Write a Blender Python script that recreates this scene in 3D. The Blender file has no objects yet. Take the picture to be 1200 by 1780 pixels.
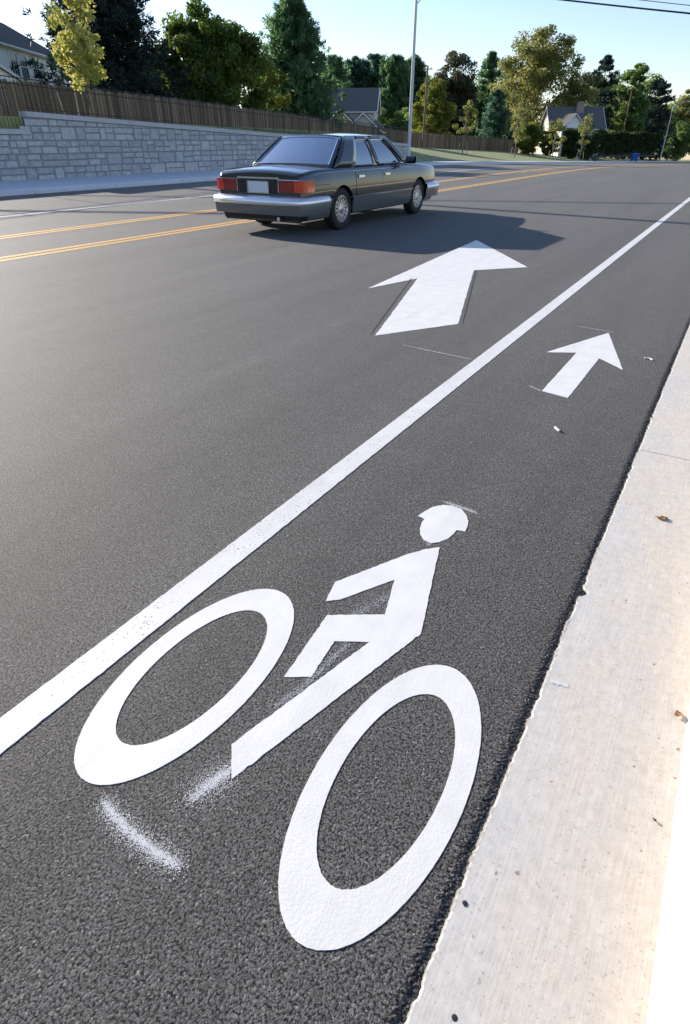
import bpy, bmesh, math, random
import numpy as np
from mathutils import Vector, Matrix
R = math.radians
C = bpy.context.scene.collection
scene = bpy.context.scene
# ------------------------------------------------------------------ camera
H_EYE = 1.35
FPX, CX, CY, HOR = 1014.0, 600.0, 890.0, 243.0      # measured on the 1200 x 1780 photograph
PITCH = math.atan((CY - HOR) / FPX)                  # looking down
YAW = math.atan((1331 - CX) / math.hypot(FPX, CY - HOR))  # heading, left of the road axis (+Y)
cam = bpy.data.cameras.new('camera'); cam_o = bpy.data.objects.new('camera', cam); C.objects.link(cam_o)
cam.sensor_fit = 'VERTICAL'; cam.sensor_height = 36.0; cam.lens = 36.0 * FPX / 1780.0
cam_o.location = (0, 0, H_EYE); cam_o.rotation_euler = (R(90) - PITCH, 0, YAW)
cam.clip_start = 0.05; cam.clip_end = 3000
scene.camera = cam_o
# ------------------------------------------------------------------ light
SUN_TO = Vector((-3.79, 0.90, 1.38)).normalized()
SUN_EL = math.asin(SUN_TO.z); SUN_AZ = math.atan2(SUN_TO.x, SUN_TO.y)
world = bpy.data.worlds.new('World'); scene.world = world; world.use_nodes = True
wn = world.node_tree.nodes
sky = wn.new('ShaderNodeTexSky'); sky.sky_type = 'NISHITA'; sky.sun_disc = False
sky.sun_elevation = SUN_EL; sky.sun_rotation = SUN_AZ
sky.air_density = 1.0; sky.dust_density = 0.25; sky.ozone_density = 2.5
tint = wn.new('ShaderNodeMix'); tint.data_type = 'RGBA'; tint.blend_type = 'MULTIPLY'; tint.inputs[0].default_value = 1.0
tint.inputs[7].default_value = (1.0, .935, 1.0, 1)      # slightly bluer, less green air
world.node_tree.links.new(sky.outputs[0], tint.inputs[6]); world.node_tree.links.new(tint.outputs[2], wn['Background'].inputs[0])
wn['Background'].inputs[1].default_value = 0.092
sun = bpy.data.lights.new('sun', 'SUN'); sun.energy = 4.0; sun.angle = R(0.5); sun.color = (1.0, 0.92, 0.80)
sun_o = bpy.data.objects.new('sun', sun); C.objects.link(sun_o)
sun_o.rotation_euler = (-SUN_TO).to_track_quat('-Z', 'Y').to_euler(); sun_o.location = (-30, 10, 30)
scene.view_settings.view_transform = 'Standard'; scene.view_settings.look = 'None'
scene.view_settings.gamma = 1.0; scene.view_settings.exposure = 1.2

# ------------------------------------------------------------------ photo pixel -> place helpers
_c, _s, _cy, _sy = math.cos(PITCH), math.sin(PITCH), math.cos(YAW), math.sin(YAW)
def ray(px, py):
    x = (px - CX) / FPX; y = -(py - CY) / FPX
    dx, dy, dz = x, _c + y * _s, -_s + y * _c
    return dx, dy, dz                                  # lateral, forward, up
def lw(l, f):                                          # lateral/forward -> world X, Y
    return l * _cy - f * _sy, l * _sy + f * _cy
def pt(px, py, F):                                     # world point at forward distance F
    dx, dy, dz = ray(px, py); t = F / dy
    X, Y = lw(dx * t, F); return Vector((X, Y, H_EYE + dz * t))
def gp(px, py, z=0.0):
    dx, dy, dz = ray(px, py); t = (z - H_EYE) / dz
    X, Y = lw(dx * t, dy * t); return Vector((X, Y, z))

# ------------------------------------------------------------------ object helpers
def tag(o, label=None, cat=None, group=None, kind=None):
    if label: o['label'] = label
    if cat: o['category'] = cat
    if group: o['group'] = group
    if kind: o['kind'] = kind
    return o
def thing(name, label, cat, loc=(0, 0, 0), rz=0, group=None):
    o = bpy.data.objects.new(name, None); C.objects.link(o); o.empty_display_size = 0.2
    o.location = loc; o.rotation_euler = (0, 0, rz)
    return tag(o, label, cat, group)
class MB:
    def __init__(s): s.v = []; s.f = []; s.mi = []
    def quadgrid(s, rows, closed=False, flip=False):
        """rows: list of equally long point lists"""
        b = len(s.v); n = len(rows[0])
        for r in rows: s.v.extend(tuple(p) for p in r)
        for i in range(len(rows) - 1):
            for j in range(n if closed else n - 1):
                j2 = (j + 1) % n
                q = (b + i*n + j, b + i*n + j2, b + (i+1)*n + j2, b + (i+1)*n + j)
                s.f.append(q[::-1] if flip else q)
        return b
    def poly(s, pts):
        b = len(s.v); s.v.extend(tuple(p) for p in pts); s.f.append(tuple(range(b, b + len(pts))))
    def box(s, c, d, M=None):
        x, y, z = c; a, b_, h = d[0]/2, d[1]/2, d[2]/2
        P = [Vector((x+i*a, y+j*b_, z+k*h)) for k in (-1, 1) for j in (-1, 1) for i in (-1, 1)]
        if M: P = [M @ p for p in P]
        b = len(s.v); s.v.extend(tuple(p) for p in P)
        for q in ((0,2,3,1), (4,5,7,6), (0,1,5,4), (1,3,7,5), (3,2,6,7), (2,0,4,6)): s.f.append(tuple(b+i for i in q))
    def tube(s, pts, rad, n=8, cap=True):
        pts = [Vector(p) for p in pts]; m = len(pts)
        if not hasattr(rad, '__len__'): rad = [rad] * m
        rows = []; prev = None
        for i, p in enumerate(pts):
            t = (pts[min(i+1, m-1)] - pts[max(i-1, 0)]).normalized()
            if prev is None:
                a = Vector((0, 0, 1)) if abs(t.z) < .9 else Vector((1, 0, 0)); u = t.cross(a).normalized()
            else:
                u = (prev - t * prev.dot(t)).normalized()
            prev = u; w = t.cross(u)
            rows.append([p + (u * math.cos(2*math.pi*k/n) + w * math.sin(2*math.pi*k/n)) * rad[i] for k in range(n)])
        b = s.quadgrid(rows, closed=True)
        if cap:
            s.f.append(tuple(b + k for k in range(n))[::-1]); s.f.append(tuple(b + (m-1)*n + k for k in range(n)))
    def lathe(s, prof, axis='z', c=(0, 0, 0), n=24):
        rows = []
        for r, h in prof:
            row = []
            for k in range(n):
                a = 2*math.pi*k/n
                if axis == 'z': p = (c[0]+r*math.cos(a), c[1]+r*math.sin(a), c[2]+h)
                else: p = (c[0]+h, c[1]+r*math.cos(a), c[2]+r*math.sin(a))
                row.append(p)
            rows.append(row)
        s.quadgrid(rows, closed=True)
    def prism(s, xy, z0, z1):
        """outline (list of x, y) as a slab"""
        A = sum(xy[i][0]*xy[(i+1) % len(xy)][1] - xy[(i+1) % len(xy)][0]*xy[i][1] for i in range(len(xy)))
        if A < 0: xy = xy[::-1]
        b = len(s.v); n = len(xy)
        s.v.extend((x, y, z1) for x, y in xy); s.v.extend((x, y, z0) for x, y in xy)
        s.f.append(tuple(range(b, b+n)))
        for i in range(n):
            j = (i+1) % n; s.f.append((b+i, b+n+i, b+n+j, b+j))
    def build(s, name, mat, parent=None, smooth=None, bevel=None, recalc=False):
        me = bpy.data.meshes.new(name); me.from_pydata(s.v, [], s.f); me.update()
        if recalc or bevel:
            bm = bmesh.new(); bm.from_mesh(me)
            if bevel: bmesh.ops.remove_doubles(bm, verts=bm.verts, dist=1e-5)
            bmesh.ops.recalc_face_normals(bm, faces=bm.faces)
            if bevel:
                ed = [e for e in bm.edges if len(e.link_faces) == 2 and e.calc_face_angle(0) > 0.5]
                bmesh.ops.bevel(bm, geom=ed, offset=bevel, segments=2, affect='EDGES', clamp_overlap=True)
            bm.to_mesh(me); bm.free()
        if smooth is not None:
            me.polygons.foreach_set('use_smooth', [True]*len(me.polygons)); me.set_sharp_from_angle(angle=R(smooth))
        o = bpy.data.objects.new(name, me); C.objects.link(o)
        if mat: me.materials.append(mat)
        if parent: o.parent = parent
        return o
def lerp(a, b, t): return a + (b - a) * t
def ss(a, b, x):
    t = np.clip((x - a) / (b - a), 0, 1); return t*t*(3 - 2*t)

# ------------------------------------------------------------------ materials
def mat(name, col=(.5, .5, .5), rough=.6, metal=0.0, spec=.5, coat=0.0):
    m = bpy.data.materials.new(name); m.use_nodes = True; b = m.node_tree.nodes['Principled BSDF']
    b.inputs['Base Color'].default_value = (*col, 1); b.inputs['Roughness'].default_value = rough
    b.inputs['Metallic'].default_value = metal; b.inputs['Specular IOR Level'].default_value = spec
    b.inputs['Coat Weight'].default_value = coat; b.inputs['Coat Roughness'].default_value = .05
    return m
class NT:
    def __init__(s, m): s.t = m.node_tree; s.n = s.t.nodes; s.b = s.n['Principled BSDF']; s._co = None
    def new(s, typ, **kw):
        n = s.n.new(typ)
        for k, v in kw.items(): setattr(n, k, v)
        return n
    def l(s, a, b): s.t.links.new(a, b)
    def co(s, scale=(1, 1, 1)):
        if s._co is None: s._co = s.new('ShaderNodeTexCoord').outputs['Object']
        mp = s.new('ShaderNodeMapping'); mp.inputs['Scale'].default_value = scale; s.l(s._co, mp.inputs[0]); return mp.outputs[0]
    def noise(s, scale, detail=3, rough=.55, sc=(1, 1, 1), out='Fac'):
        n = s.new('ShaderNodeTexNoise'); n.inputs['Scale'].default_value = scale; n.inputs['Detail'].default_value = detail
        n.inputs['Roughness'].default_value = rough; s.l(s.co(sc), n.inputs['Vector']); return n.outputs[out]
    def vor(s, scale, feature='F1', out='Distance', sc=(1, 1, 1), rnd=1.0):
        n = s.new('ShaderNodeTexVoronoi'); n.feature = feature; n.inputs['Scale'].default_value = scale
        n.inputs['Randomness'].default_value = rnd
        s.l(s.co(sc), n.inputs['Vector']); return n.outputs[out]
    def ramp(s, fac, stops):
        n = s.new('ShaderNodeValToRGB'); e = n.color_ramp.elements
        while len(e) < len(stops): e.new(.5)
        for el, (p, c) in zip(e, stops): el.position = p; el.color = (*c, 1) if len(c) == 3 else c
        s.l(fac, n.inputs[0]); return n.outputs[0]
    def rng(s, v, a, b, c, d):
        n = s.new('ShaderNodeMapRange'); s.l(v, n.inputs[0])
        for i, x in enumerate((a, b, c, d)): n.inputs[i+1].default_value = x
        return n.outputs[0]
    def math(s, op, a, b=None):
        n = s.new('ShaderNodeMath', operation=op)
        for i, x in enumerate((a, b)):
            if x is None: continue
            if hasattr(x, 'is_linked') or hasattr(x, 'links'): s.l(x, n.inputs[i])
            else: n.inputs[i].default_value = x
        return n.outputs[0]
    def mix(s, fac, a, b, mode='MIX'):
        n = s.new('ShaderNodeMix', data_type='RGBA', blend_type=mode)
        for i, x in ((0, fac), (6, a), (7, b)):
            if hasattr(x, 'links'): s.l(x, n.inputs[i])
            else: n.inputs[i].default_value = x if i == 0 else (*x, 1)
        return n.outputs[2]
    def bump(s, h, strength=.5, dist=.01, prev=None):
        n = s.new('ShaderNodeBump'); n.inputs['Strength'].default_value = strength; n.inputs['Distance'].default_value = dist
        s.l(h, n.inputs['Height'])
        if prev: s.l(prev, n.inputs['Normal'])
        return n.outputs[0]
    def sep(s):
        n = s.new('ShaderNodeSeparateXYZ'); s.l(s.co(), n.inputs[0]); return n.outputs

def m_asphalt():
    m = mat('asphalt', rough=.78, spec=.32); t = NT(m)
    t.b.inputs['Sheen Weight'].default_value = .05; t.b.inputs['Sheen Roughness'].default_value = .45; t.b.inputs['Sheen Tint'].default_value = (1, .97, .93, 1)
    cell = t.new('ShaderNodeTexVoronoi'); cell.inputs['Scale'].default_value = 230; t.l(t.co(), cell.inputs['Vector'])
    cs = t.new('ShaderNodeSeparateColor'); t.l(cell.outputs['Color'], cs.inputs[0])
    grain = t.ramp(cs.outputs[0], [(0, (.055, .052, .049)), (.35, (.093, .088, .084)), (.8, (.130, .123, .117)), (.97, (.17, .163, .156)), (1, (.26, .25, .24))])
    hue = t.ramp(cs.outputs[1], [(0, (1.0, 1.0, 1.0)), (.6, (1.0, 1.0, 1.0)), (.8, (1.10, .98, .88)), (.92, (.90, .98, 1.10)), (1, (1.25, 1.2, 1.1))]); grain = t.mix(1.0, grain, hue, 'MULTIPLY')
    pits = t.noise(150, 2.5, .6); pm = t.rng(pits, .40, .50, .05, 1.04)
    g2 = t.mix(1.0, grain, pm, 'MULTIPLY')
    pit2 = t.noise(62, 2, .5); g2 = t.mix(1.0, g2, t.rng(pit2, .28, .36, .35, 1.0), 'MULTIPLY')
    big = t.noise(.55, 5, .6, (1.4, .22, 1)); g3 = t.mix(1.0, g2, t.rng(big, .3, .7, .86, 1.16), 'MULTIPLY')
    tr = t.noise(1.7, 4, .6, (1, .045, 1)); g4 = t.mix(1.0, g3, t.rng(tr, .32, .68, .84, 1.12), 'MULTIPLY')
    med = t.noise(6, 4, .6); g4 = t.mix(1.0, g4, t.rng(med, .3, .7, .93, 1.07), 'MULTIPLY')
    # lanes away from the gutter are paler than the bike lane
    x = t.sep()[0]; wear_tone = t.math('ADD', x, t.math('MULTIPLY', t.noise(.4, 3, .5), 2.0))
    g4 = t.mix(1.0, g4, t.rng(wear_tone, -8.5, -.6, 1.10, .94), 'MULTIPLY')
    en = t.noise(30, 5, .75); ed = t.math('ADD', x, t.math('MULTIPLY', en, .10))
    g5 = t.mix(t.rng(ed, -.096, -.066, 0.0, .42), g4, (.018, .017, .016))  # dark gutter edge: crumbled asphalt, with the dip's shade put into the colour
    t.l(g5, t.b.inputs['Base Color'])
    h = t.math('ADD', t.math('MULTIPLY', cell.outputs['Distance'], -.7), t.math('ADD', t.math('MULTIPLY', pits, 1.3), t.math('MULTIPLY', t.noise(240, 2, .6), .5)))
    t.l(t.bump(h, .55, .0024), t.b.inputs['Normal'])
    return m
def m_paint(name, col, wear_tone=.0, scale=1.0):
    m = mat(name, col, .55, spec=.4); t = NT(m)
    n1 = t.noise(9, 4, .6); tone = t.math('MULTIPLY', t.rng(n1, .3, .7, .93, 1.05), t.rng(t.noise(3.5, 4, .65, (2.2, .25, 1)), .5, .75, 1.0, .90))
    c = t.mix(1.0, col, tone, 'MULTIPLY')
    sp = t.noise(120, 3, .7); sp2 = t.noise(5, 3, .6)
    k = t.math('ADD', sp, t.math('MULTIPLY', sp2, .22))
    f = t.rng(k, .80 - wear_tone, .84 - wear_tone, 0, 1) if wear_tone else t.rng(k, .86, .9, 0, .8)
    c2 = t.mix(f, c, (.075, .072, .07))
    t.l(c2, t.b.inputs['Base Color'])
    v = t.vor(150); h = t.math('ADD', t.math('MULTIPLY', v, -.6), t.math('MULTIPLY', t.noise(75, 3, .6), 1.0))
    t.l(t.bump(h, .13, .003), t.b.inputs['Normal'])
    return m
def m_concrete(name, lipped=True, base=(.62, .575, .515), warm=(.665, .59, .505), cool=(.585, .565, .535)):
    m = mat(name, base, .95, spec=.06); t = NT(m)
    big = t.math('ADD', t.noise(2.2, 5, .65, (1.6, .6, 1)), t.rng(t.sep()[0], -.11, .26, -.10, .12)); c = t.ramp(big, [(.33, cool), (.5, base), (.68, warm)])
    st = t.noise(1, 4, .7, (190, 6.5, 6.5)); c = t.mix(1.0, c, t.rng(st, .3, .7, .88, 1.06), 'MULTIPLY')
    bl = t.noise(6, 5, .7, (1.5, .7, 1)); c = t.mix(t.rng(bl, .52, .72, 0, .35), c, (.72, .69, .66))
    pore = t.noise(150, 2, .5); c = t.mix(t.rng(pore, .66, .70, 0, .45), c, (.22, .20, .18))
    mot = t.noise(34, 6, .75); c = t.mix(1.0, c, t.rng(mot, .3, .7, .86, 1.08), 'MULTIPLY')
    sp = t.noise(42, 2, .5); c = t.mix(t.rng(sp, .71, .76, 0, .6), c, (.13, .11, .09))
    if lipped: lip = t.math('ADD', t.sep()[0], t.math('MULTIPLY', t.noise(45, 4, .7), .016)); c = t.mix(t.rng(lip, -.1045, -.0985, .75, 0), c, (.16, .15, .14))
    t.l(c, t.b.inputs['Base Color'])
    h = t.math('ADD', t.math('MULTIPLY', st, .6), t.math('MULTIPLY', t.noise(160, 4, .65), .9))
    t.l(t.bump(h, .16, .003), t.b.inputs['Normal'])
    return m
def m_leaf(name, cols, trans=.35):
    m = bpy.data.materials.new(name); m.use_nodes = True; nt = m.node_tree; n = nt.nodes
    for x in list(n): n.remove(x)
    out = n.new('ShaderNodeOutputMaterial'); at = n.new('ShaderNodeAttribute'); at.attribute_name = 'tint'
    rp = n.new('ShaderNodeValToRGB'); e = rp.color_ramp.elements
    while len(e) < len(cols): e.new(.5)
    for i, (el, c) in enumerate(zip(e, cols)): el.position = i/(len(cols)-1); el.color = (*c, 1)
    d = n.new('ShaderNodeBsdfPrincipled'); d.inputs['Roughness'].default_value = .6; d.inputs['Specular IOR Level'].default_value = .3
    tr = n.new('ShaderNodeBsdfTranslucent'); mx = n.new('ShaderNodeMixShader'); mx.inputs[0].default_value = trans
    L = nt.links.new
    L(at.outputs['Fac'], rp.inputs[0]); L(rp.outputs[0], d.inputs['Base Color']); 
    hs = n.new('ShaderNodeHueSaturation'); hs.inputs['Hue'].default_value = .49; hs.inputs['Saturation'].default_value = 1.1; hs.inputs['Value'].default_value = 1.7
    L(rp.outputs[0], hs.inputs['Color']); L(hs.outputs[0], tr.inputs['Color'])
    L(d.outputs[0], mx.inputs[1]); L(tr.outputs[0], mx.inputs[2]); L(mx.outputs[0], out.inputs[0])
    return m
def m_noise(name, c0, c1, scale=6, rough=.8, sc=(1, 1, 1), bump=0.0, spec=.3):
    m = mat(name, c0, rough, spec=spec); t = NT(m); f = t.noise(scale, 5, .65, sc)
    t.l(t.ramp(f, [(.3, c0), (.7, c1)]), t.b.inputs['Base Color'])
    if bump: t.l(t.bump(f, bump, .02), t.b.inputs['Normal'])
    return m
def m_tint(name, c0, c1, rough=.85, bump=.3, scale=14):
    """two colours picked by the 'tint' attribute of each stone or board, with grain"""
    m = mat(name, c0, rough, spec=.25); t = NT(m)
    at = t.new('ShaderNodeAttribute'); at.attribute_name = 'tint'
    c = t.ramp(at.outputs['Fac'], [(0, c0), (1, c1)]); f = t.noise(scale, 5, .7)
    t.l(t.mix(1.0, c, t.rng(f, .3, .7, .75, 1.2), 'MULTIPLY'), t.b.inputs['Base Color'])
    t.l(t.bump(f, bump, .03), t.b.inputs['Normal'])
    return m
def m_glass(name, tint=(.35, .42, .45), refl=.12):
    m = bpy.data.materials.new(name); m.use_nodes = True; nt = m.node_tree; n = nt.nodes
    for x in list(n): n.remove(x)
    out = n.new('ShaderNodeOutputMaterial'); fr = n.new('ShaderNodeFresnel'); fr.inputs[0].default_value = 1.6
    mr = n.new('ShaderNodeMapRange'); mr.inputs[3].default_value = refl; mr.inputs[4].default_value = max(.5, refl + .15)
    tr = n.new('ShaderNodeBsdfTransparent'); tr.inputs[0].default_value = (*tint, 1)
    gl = n.new('ShaderNodeBsdfGlossy'); gl.inputs['Roughness'].default_value = .02; gl.inputs[0].default_value = (.95, .97, 1, 1)
    mx = n.new('ShaderNodeMixShader'); L = nt.links.new
    L(fr.outputs[0], mr.inputs[0]); L(mr.outputs[0], mx.inputs[0]); L(tr.outputs[0], mx.inputs[1]); L(gl.outputs[0], mx.inputs[2]); L(mx.outputs[0], out.inputs[0])
    return m
M = {}
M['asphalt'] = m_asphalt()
M['white'] = m_paint('white_road_paint', (.76, .74, .71))
M['white_worn'] = m_paint('worn_white_road_paint', (.72, .70, .675), wear_tone=.055)
M['yellow'] = m_paint('yellow_road_paint', (.74, .40, .075), wear_tone=.04)
M['spray'] = m_noise('spray_paint', (.58, .575, .575), (.74, .735, .735), 90, .7)
M['mist'] = mat('spray_mist', (.30, .30, .31), .8)
M['crayon'] = m_noise('survey_line_paint', (.20, .195, .19), (.42, .41, .40), 40, .8)
M['scuff'] = m_noise('dark_scuff', (.035, .033, .032), (.075, .072, .07), 30, .8)
M['concrete'] = m_concrete('gutter_concrete')
M['pavement'] = m_concrete('pavement_concrete', False, (.72, .72, .72), (.74, .72, .70), (.66, .67, .69))
M['stone'] = m_tint('wall_stone', (.40, .40, .40), (.54, .53, .515), .9, 1.0, 7)
M['mortar'] = mat('wall_joint', (.25, .25, .255), .95)
M['cap'] = m_noise('coping_stone', (.42, .42, .42), (.52, .51, .50), 5, .9, bump=.3)
M['board'] = m_tint('fence_board', (.105, .073, .048), (.30, .215, .14), .85, .3, 8)
M['iron'] = mat('black_iron', (.012, .012, .014), .45)
M['galv'] = m_noise('galvanised_steel', (.50, .51, .52), (.62, .62, .62), 8, .45)
M['pole_wood'] = m_noise('pole_wood', (.14, .10, .07), (.25, .19, .13), 6, .9, (1, 1, .1))
M['stake'] = m_noise('stake_wood', (.36, .27, .17), (.5, .39, .26), 8, .9)
M['bark'] = m_noise('bark', (.06, .048, .038), (.14, .115, .09), 9, .95, (1, 1, .25), bump=.5)
M['bark_pale'] = m_noise('pale_bark', (.16, .13, .10), (.30, .26, .21), 9, .95, (1, 1, .25), bump=.4)
M['grass'] = m_noise('grass', (.18, .21, .085), (.34, .345, .165), 1.6, .95, bump=.4)
M['cable'] = mat('cable_black', (.02, .02, .022), .5)
M['siding'] = mat('white_siding', (.82, .815, .80), .6)
t_ = NT(M['siding']); zz = t_.sep()[2]
t_.l(t_.bump(t_.math('FRACT', t_.math('MULTIPLY', zz, 6.0)), .35, .02), t_.b.inputs['Normal'])
M['cream'] = mat('cream_siding', (.55, .53, .50), .6)
M['brick'] = m_noise('brick', (.24, .17, .15), (.38, .31, .28), 14, .9, bump=.3)
M['roof'] = m_noise('roof_shingle', (.09, .088, .085), (.16, .155, .148), 7, .95, (1, 3, 1), bump=.5)
M['roof_dark'] = m_noise('dark_shingle', (.055, .055, .056), (.10, .098, .096), 7, .95, (1, 3, 1), bump=.5)
M['trim'] = mat('white_trim', (.72, .72, .70), .5)
M['win'] = mat('window_glass_or_shade', (.03, .04, .05), .08, spec=.8)
M['blue'] = mat('blue_plastic', (.015, .09, .38), .45)
M['rubber'] = mat('rubber', (.018, .018, .019), .8)
M['car'] = mat('car_paint', (.034, .042, .045), .20, .5, .5, 1.0)
M['clad'] = mat('car_cladding', (.13, .14, .14), .25, .2, .5, .6)
M['chrome'] = mat('chrome', (.80, .81, .83), .12, 1.0)
M['satin'] = mat('bright_bumper', (.82, .83, .85), .28, .75)
M['alloy'] = mat('alloy', (.55, .55, .54), .35, .8)
M['red'] = mat('tail_red', (.36, .012, .008), .15, spec=.6, coat=.8)
M['amber'] = mat('tail_amber', (.62, .040, .010), .15, spec=.6, coat=.8)
M['lens'] = mat('lamp_clear', (.7, .72, .74), .12, spec=.6)
M['plate'] = mat('plate_white', (.62, .66, .72), .4)
M['seat'] = mat('seat_grey', (.035, .037, .042), .85)
M['black'] = mat('trim_black', (.008, .008, .009), .5)
M['carglass'] = m_glass('car_glass', (.34, .42, .46), .08)
M['rearglass'] = m_glass('rear_glass', (.30, .38, .42), .62)
M['dryleaf'] = m_noise('dry_leaf', (.20, .08, .03), (.38, .20, .08), 60, .8)
M['chip'] = mat('white_chip', (.72, .70, .66), .7)

# ------------------------------------------------------------------ terrain
def zr(Y):                                             # long profile of the road: level, then falling away
    d = np.asarray(Y, float) - 30.0
    return np.where(d <= 0, 0.0, np.where(d < 20, -.0225*d*d/40.0, -.0225*(d - 10)))
FEN = [(-31.2 - 1.5, 8.0), (-31.2, 19.6), (-40.9, 84.0), (-36.5, 100.7), (-34.5, 112.0)]
def fx(Y): return np.interp(Y, [-60, 19.6, 84, 100.7, 140, 420], [-25.5, -31.2, -40.9, -36.5, -32, -32])
def rise(Y): return np.interp(Y, [8, 15, 43, 84, 120, 180], [1.95, 1.9, 1.55, 1.32, .9, .5])
def T(X, Y):
    X = np.asarray(X, float); Y = np.asarray(Y, float); z0 = zr(Y)
    w = np.maximum((-21.9 - fx(Y)) * -1 - 0, 1) * 0 + np.maximum(-fx(Y) - 21.9, 4)
    s_open = ss(0, 1, (-X - 21.0) / w)
    s_wall = (X < -21.95).astype(float)
    b = ss(40.5, 50, Y)
    s = s_wall * (1 - b) + s_open * b
    z = z0 + .13 + rise(Y) * s - .006*np.maximum(-X - 45, 0)
    z = np.where(X > -21.75, np.where(X > -19.8, z0 - .10, z0 + .1), z)
    z = np.where(X > .5, z0 + .13, z)
    return z
def Tz(X, Y): return float(T(X, Y))
xs = np.r_[np.linspace(-600, -70, 22), np.linspace(-66, -23, 40), -22.3, -21.95, -21.94, -21.74, -20.5, -19.81, -19.79, -18.1, -10, -4, -.5, .15, .48, .52, 2, 8, np.linspace(16, 400, 14)]
ys = np.r_[np.linspace(-60, 0, 10), np.linspace(2, 130, 86), np.linspace(135, 260, 26), np.linspace(290, 900, 12)]
gm = MB(); XX, YY = np.meshgrid(xs, ys); ZZ = T(XX, YY)
gm.quadgrid([[(XX[i, j], YY[i, j], ZZ[i, j]) for j in range(len(xs))] for i in range(len(ys))])
tag(gm.build('ground', M['grass'], smooth=40), kind='structure')

# ------------------------------------------------------------------ road, gutter, kerb, pavement
rng = np.random.default_rng(5)
yy = np.r_[np.arange(-6, -.05, .06), np.arange(-.05, 5, .004), np.arange(5, 14, .012), np.arange(14, 40, .25), np.arange(40, 232, 2.0)]
def walk(n, sm, amp, r):
    a = r.normal(size=n + 4*sm); k = np.hanning(sm); k /= np.sqrt((k*k).sum()); return np.convolve(a, k, 'same')[2*sm:2*sm + n] * amp
near = (yy < 14)
jag = walk(len(yy), 60, .0015, rng) + walk(len(yy), 7, .0022, rng) + rng.normal(size=len(yy))*.0016
jag = np.where(near, jag, 0)
edge = -.121 + jag
rows = []
for i, Y in enumerate(yy):
    z = float(zr(Y)); k = 1.0 if near[i] else 0.0; q = rng.normal(size=14)*k
    rows.append([(-18.0, Y, z), (-12, Y, z), (-5, Y, z), (-.155, Y, z)] + [(xx + q[j]*.0011, Y + q[(j+5) % 14]*.0010*k, z - .0045*((xx + .142)/.02)**1.6 + q[(j+3) % 14]*.0009) for j, xx in enumerate(np.linspace(-.142, -.122, 6))] + [(edge[i] + .012, Y, z - .0047 + q[7]*.0015), (-.085, Y, z - .02)])
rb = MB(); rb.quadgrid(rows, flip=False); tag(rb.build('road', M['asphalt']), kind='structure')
# gutter: cast slabs with a real gap at each joint (the photograph shows one at 3.1 m)
joints = [-6.0, .05 - 3.05, .05, 3.105, 6.16, 9.2, 12.3, 15.4, 18.4] + [18.4 + 3.05*k for k in range(1, 60)]
gb = MB(); kb = MB()
for a, b in zip(joints[:-1], joints[1:]):
    st = .004 if -.5 < a < 7 else (.03 if a < 15 else .5)
    Y = np.append(np.arange(a + .003, b - .003, st), b - .003); n = len(Y)
    jj = walk(n, 70, .0016, rng) + walk(n, 14, .0020, rng)*np.abs(walk(n, 60, .9, rng)) + walk(n, 4, .0012, rng) if a < 15 else np.zeros(n)
    zz = zr(Y)
    rows = [[(-.114 + jj[i], Y[i], zz[i] - .05), (-.1135 + jj[i], Y[i], zz[i] - .002), (-.108 + jj[i]*.8, Y[i], zz[i] + .0016), (-.03, Y[i], zz[i] + .003), (.10, Y[i], zz[i] + .004), (.262, Y[i], zz[i] + .002)] for i in range(n)]
    gb.quadgrid(rows)
    for e in (0, n - 1): gb.poly([rows[e][k] for k in range(6)] + [(.262, Y[e], zz[e] - .05)])
    sec = [(.262, .002), (.270, .012), (.283, .06), (.293, .11), (.303, .138), (.32, .15), (.46, .152), (.47, .14), (.47, -.05)]
    YK = np.append(np.arange(a + .003, b - .003, .5), b - .003)
    kr = [[(x, y, float(zr(y)) + z) for x, z in sec] for y in YK]; kb.quadgrid(kr)
    kb.poly(kr[0] + [(.262, YK[0], float(zr(YK[0])) - .05)]); kb.poly(kr[-1] + [(.262, YK[-1], float(zr(YK[-1])) - .05)])
tag(gb.build('gutter', M['concrete']), kind='structure')
tag(kb.build('kerb', M['concrete'], smooth=50), kind='structure')
# far side kerb and pavement
pb = MB(); lk = MB(); ya = -6.0
while ya < 215:
    yb = ya + 3.0; z0, z1 = float(zr(ya)), float(zr(yb - .012)); e = yb - .012
    lk.quadgrid([[(-18.0, y, z - .05), (-18.0, y, z + .01), (-18.03, y, z + .125), (-18.06, y, z + .15), (-18.2, y, z + .152)] for y, z in ((ya, z0), (e, z1))], flip=True)
    xo = -21.74 if ya < 42 else -19.78
    pb.quadgrid([[(-18.206, y, z + .10), (-18.206, y, z + .15), (xo, y, z + .165), (xo, y, z + .05)] for y, z in ((ya, z0), (e, z1))], flip=True)
    ya = yb
tag(lk.build('kerb', M['pavement'], smooth=50), kind='structure'); tag(pb.build('pavement', M['pavement']), kind='structure')

# ------------------------------------------------------------------ road markings
def line_strip(x0, x1, y0, y1, jit=.0008, name='lane_line', m='white', z=.0026, xf0=None):
    b = MB(); ys_ = np.r_[np.arange(y0, min(y1, 9), .02), np.arange(max(y0, 9), y1, .5), [y1]]; r = np.random.default_rng(int(abs(x0*1000)))
    rows = []
    for y in ys_:
        q = jit if y < 9 else 0; zz_ = float(zr(y))
        a, c = x0 + r.normal()*q, x1 + r.normal()*q
        rows.append([(a, y, zz_ - .002), (a, y, zz_ + z), (c, y, zz_ + z), (c, y, zz_ - .002)])
    b.quadgrid(rows); return b.build(name, M[m])
tag(line_strip(-1.362, -1.256, -.6, 130, m='white_worn', name='bike_lane_line'), 'long solid white line between the bike lane and the car lane', 'road marking')
tag(line_strip(-13.19, -13.08, -4, 130, name='bike_lane_line', m='white'), 'thin white line on the far side of the road by the stone wall', 'road marking')
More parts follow.
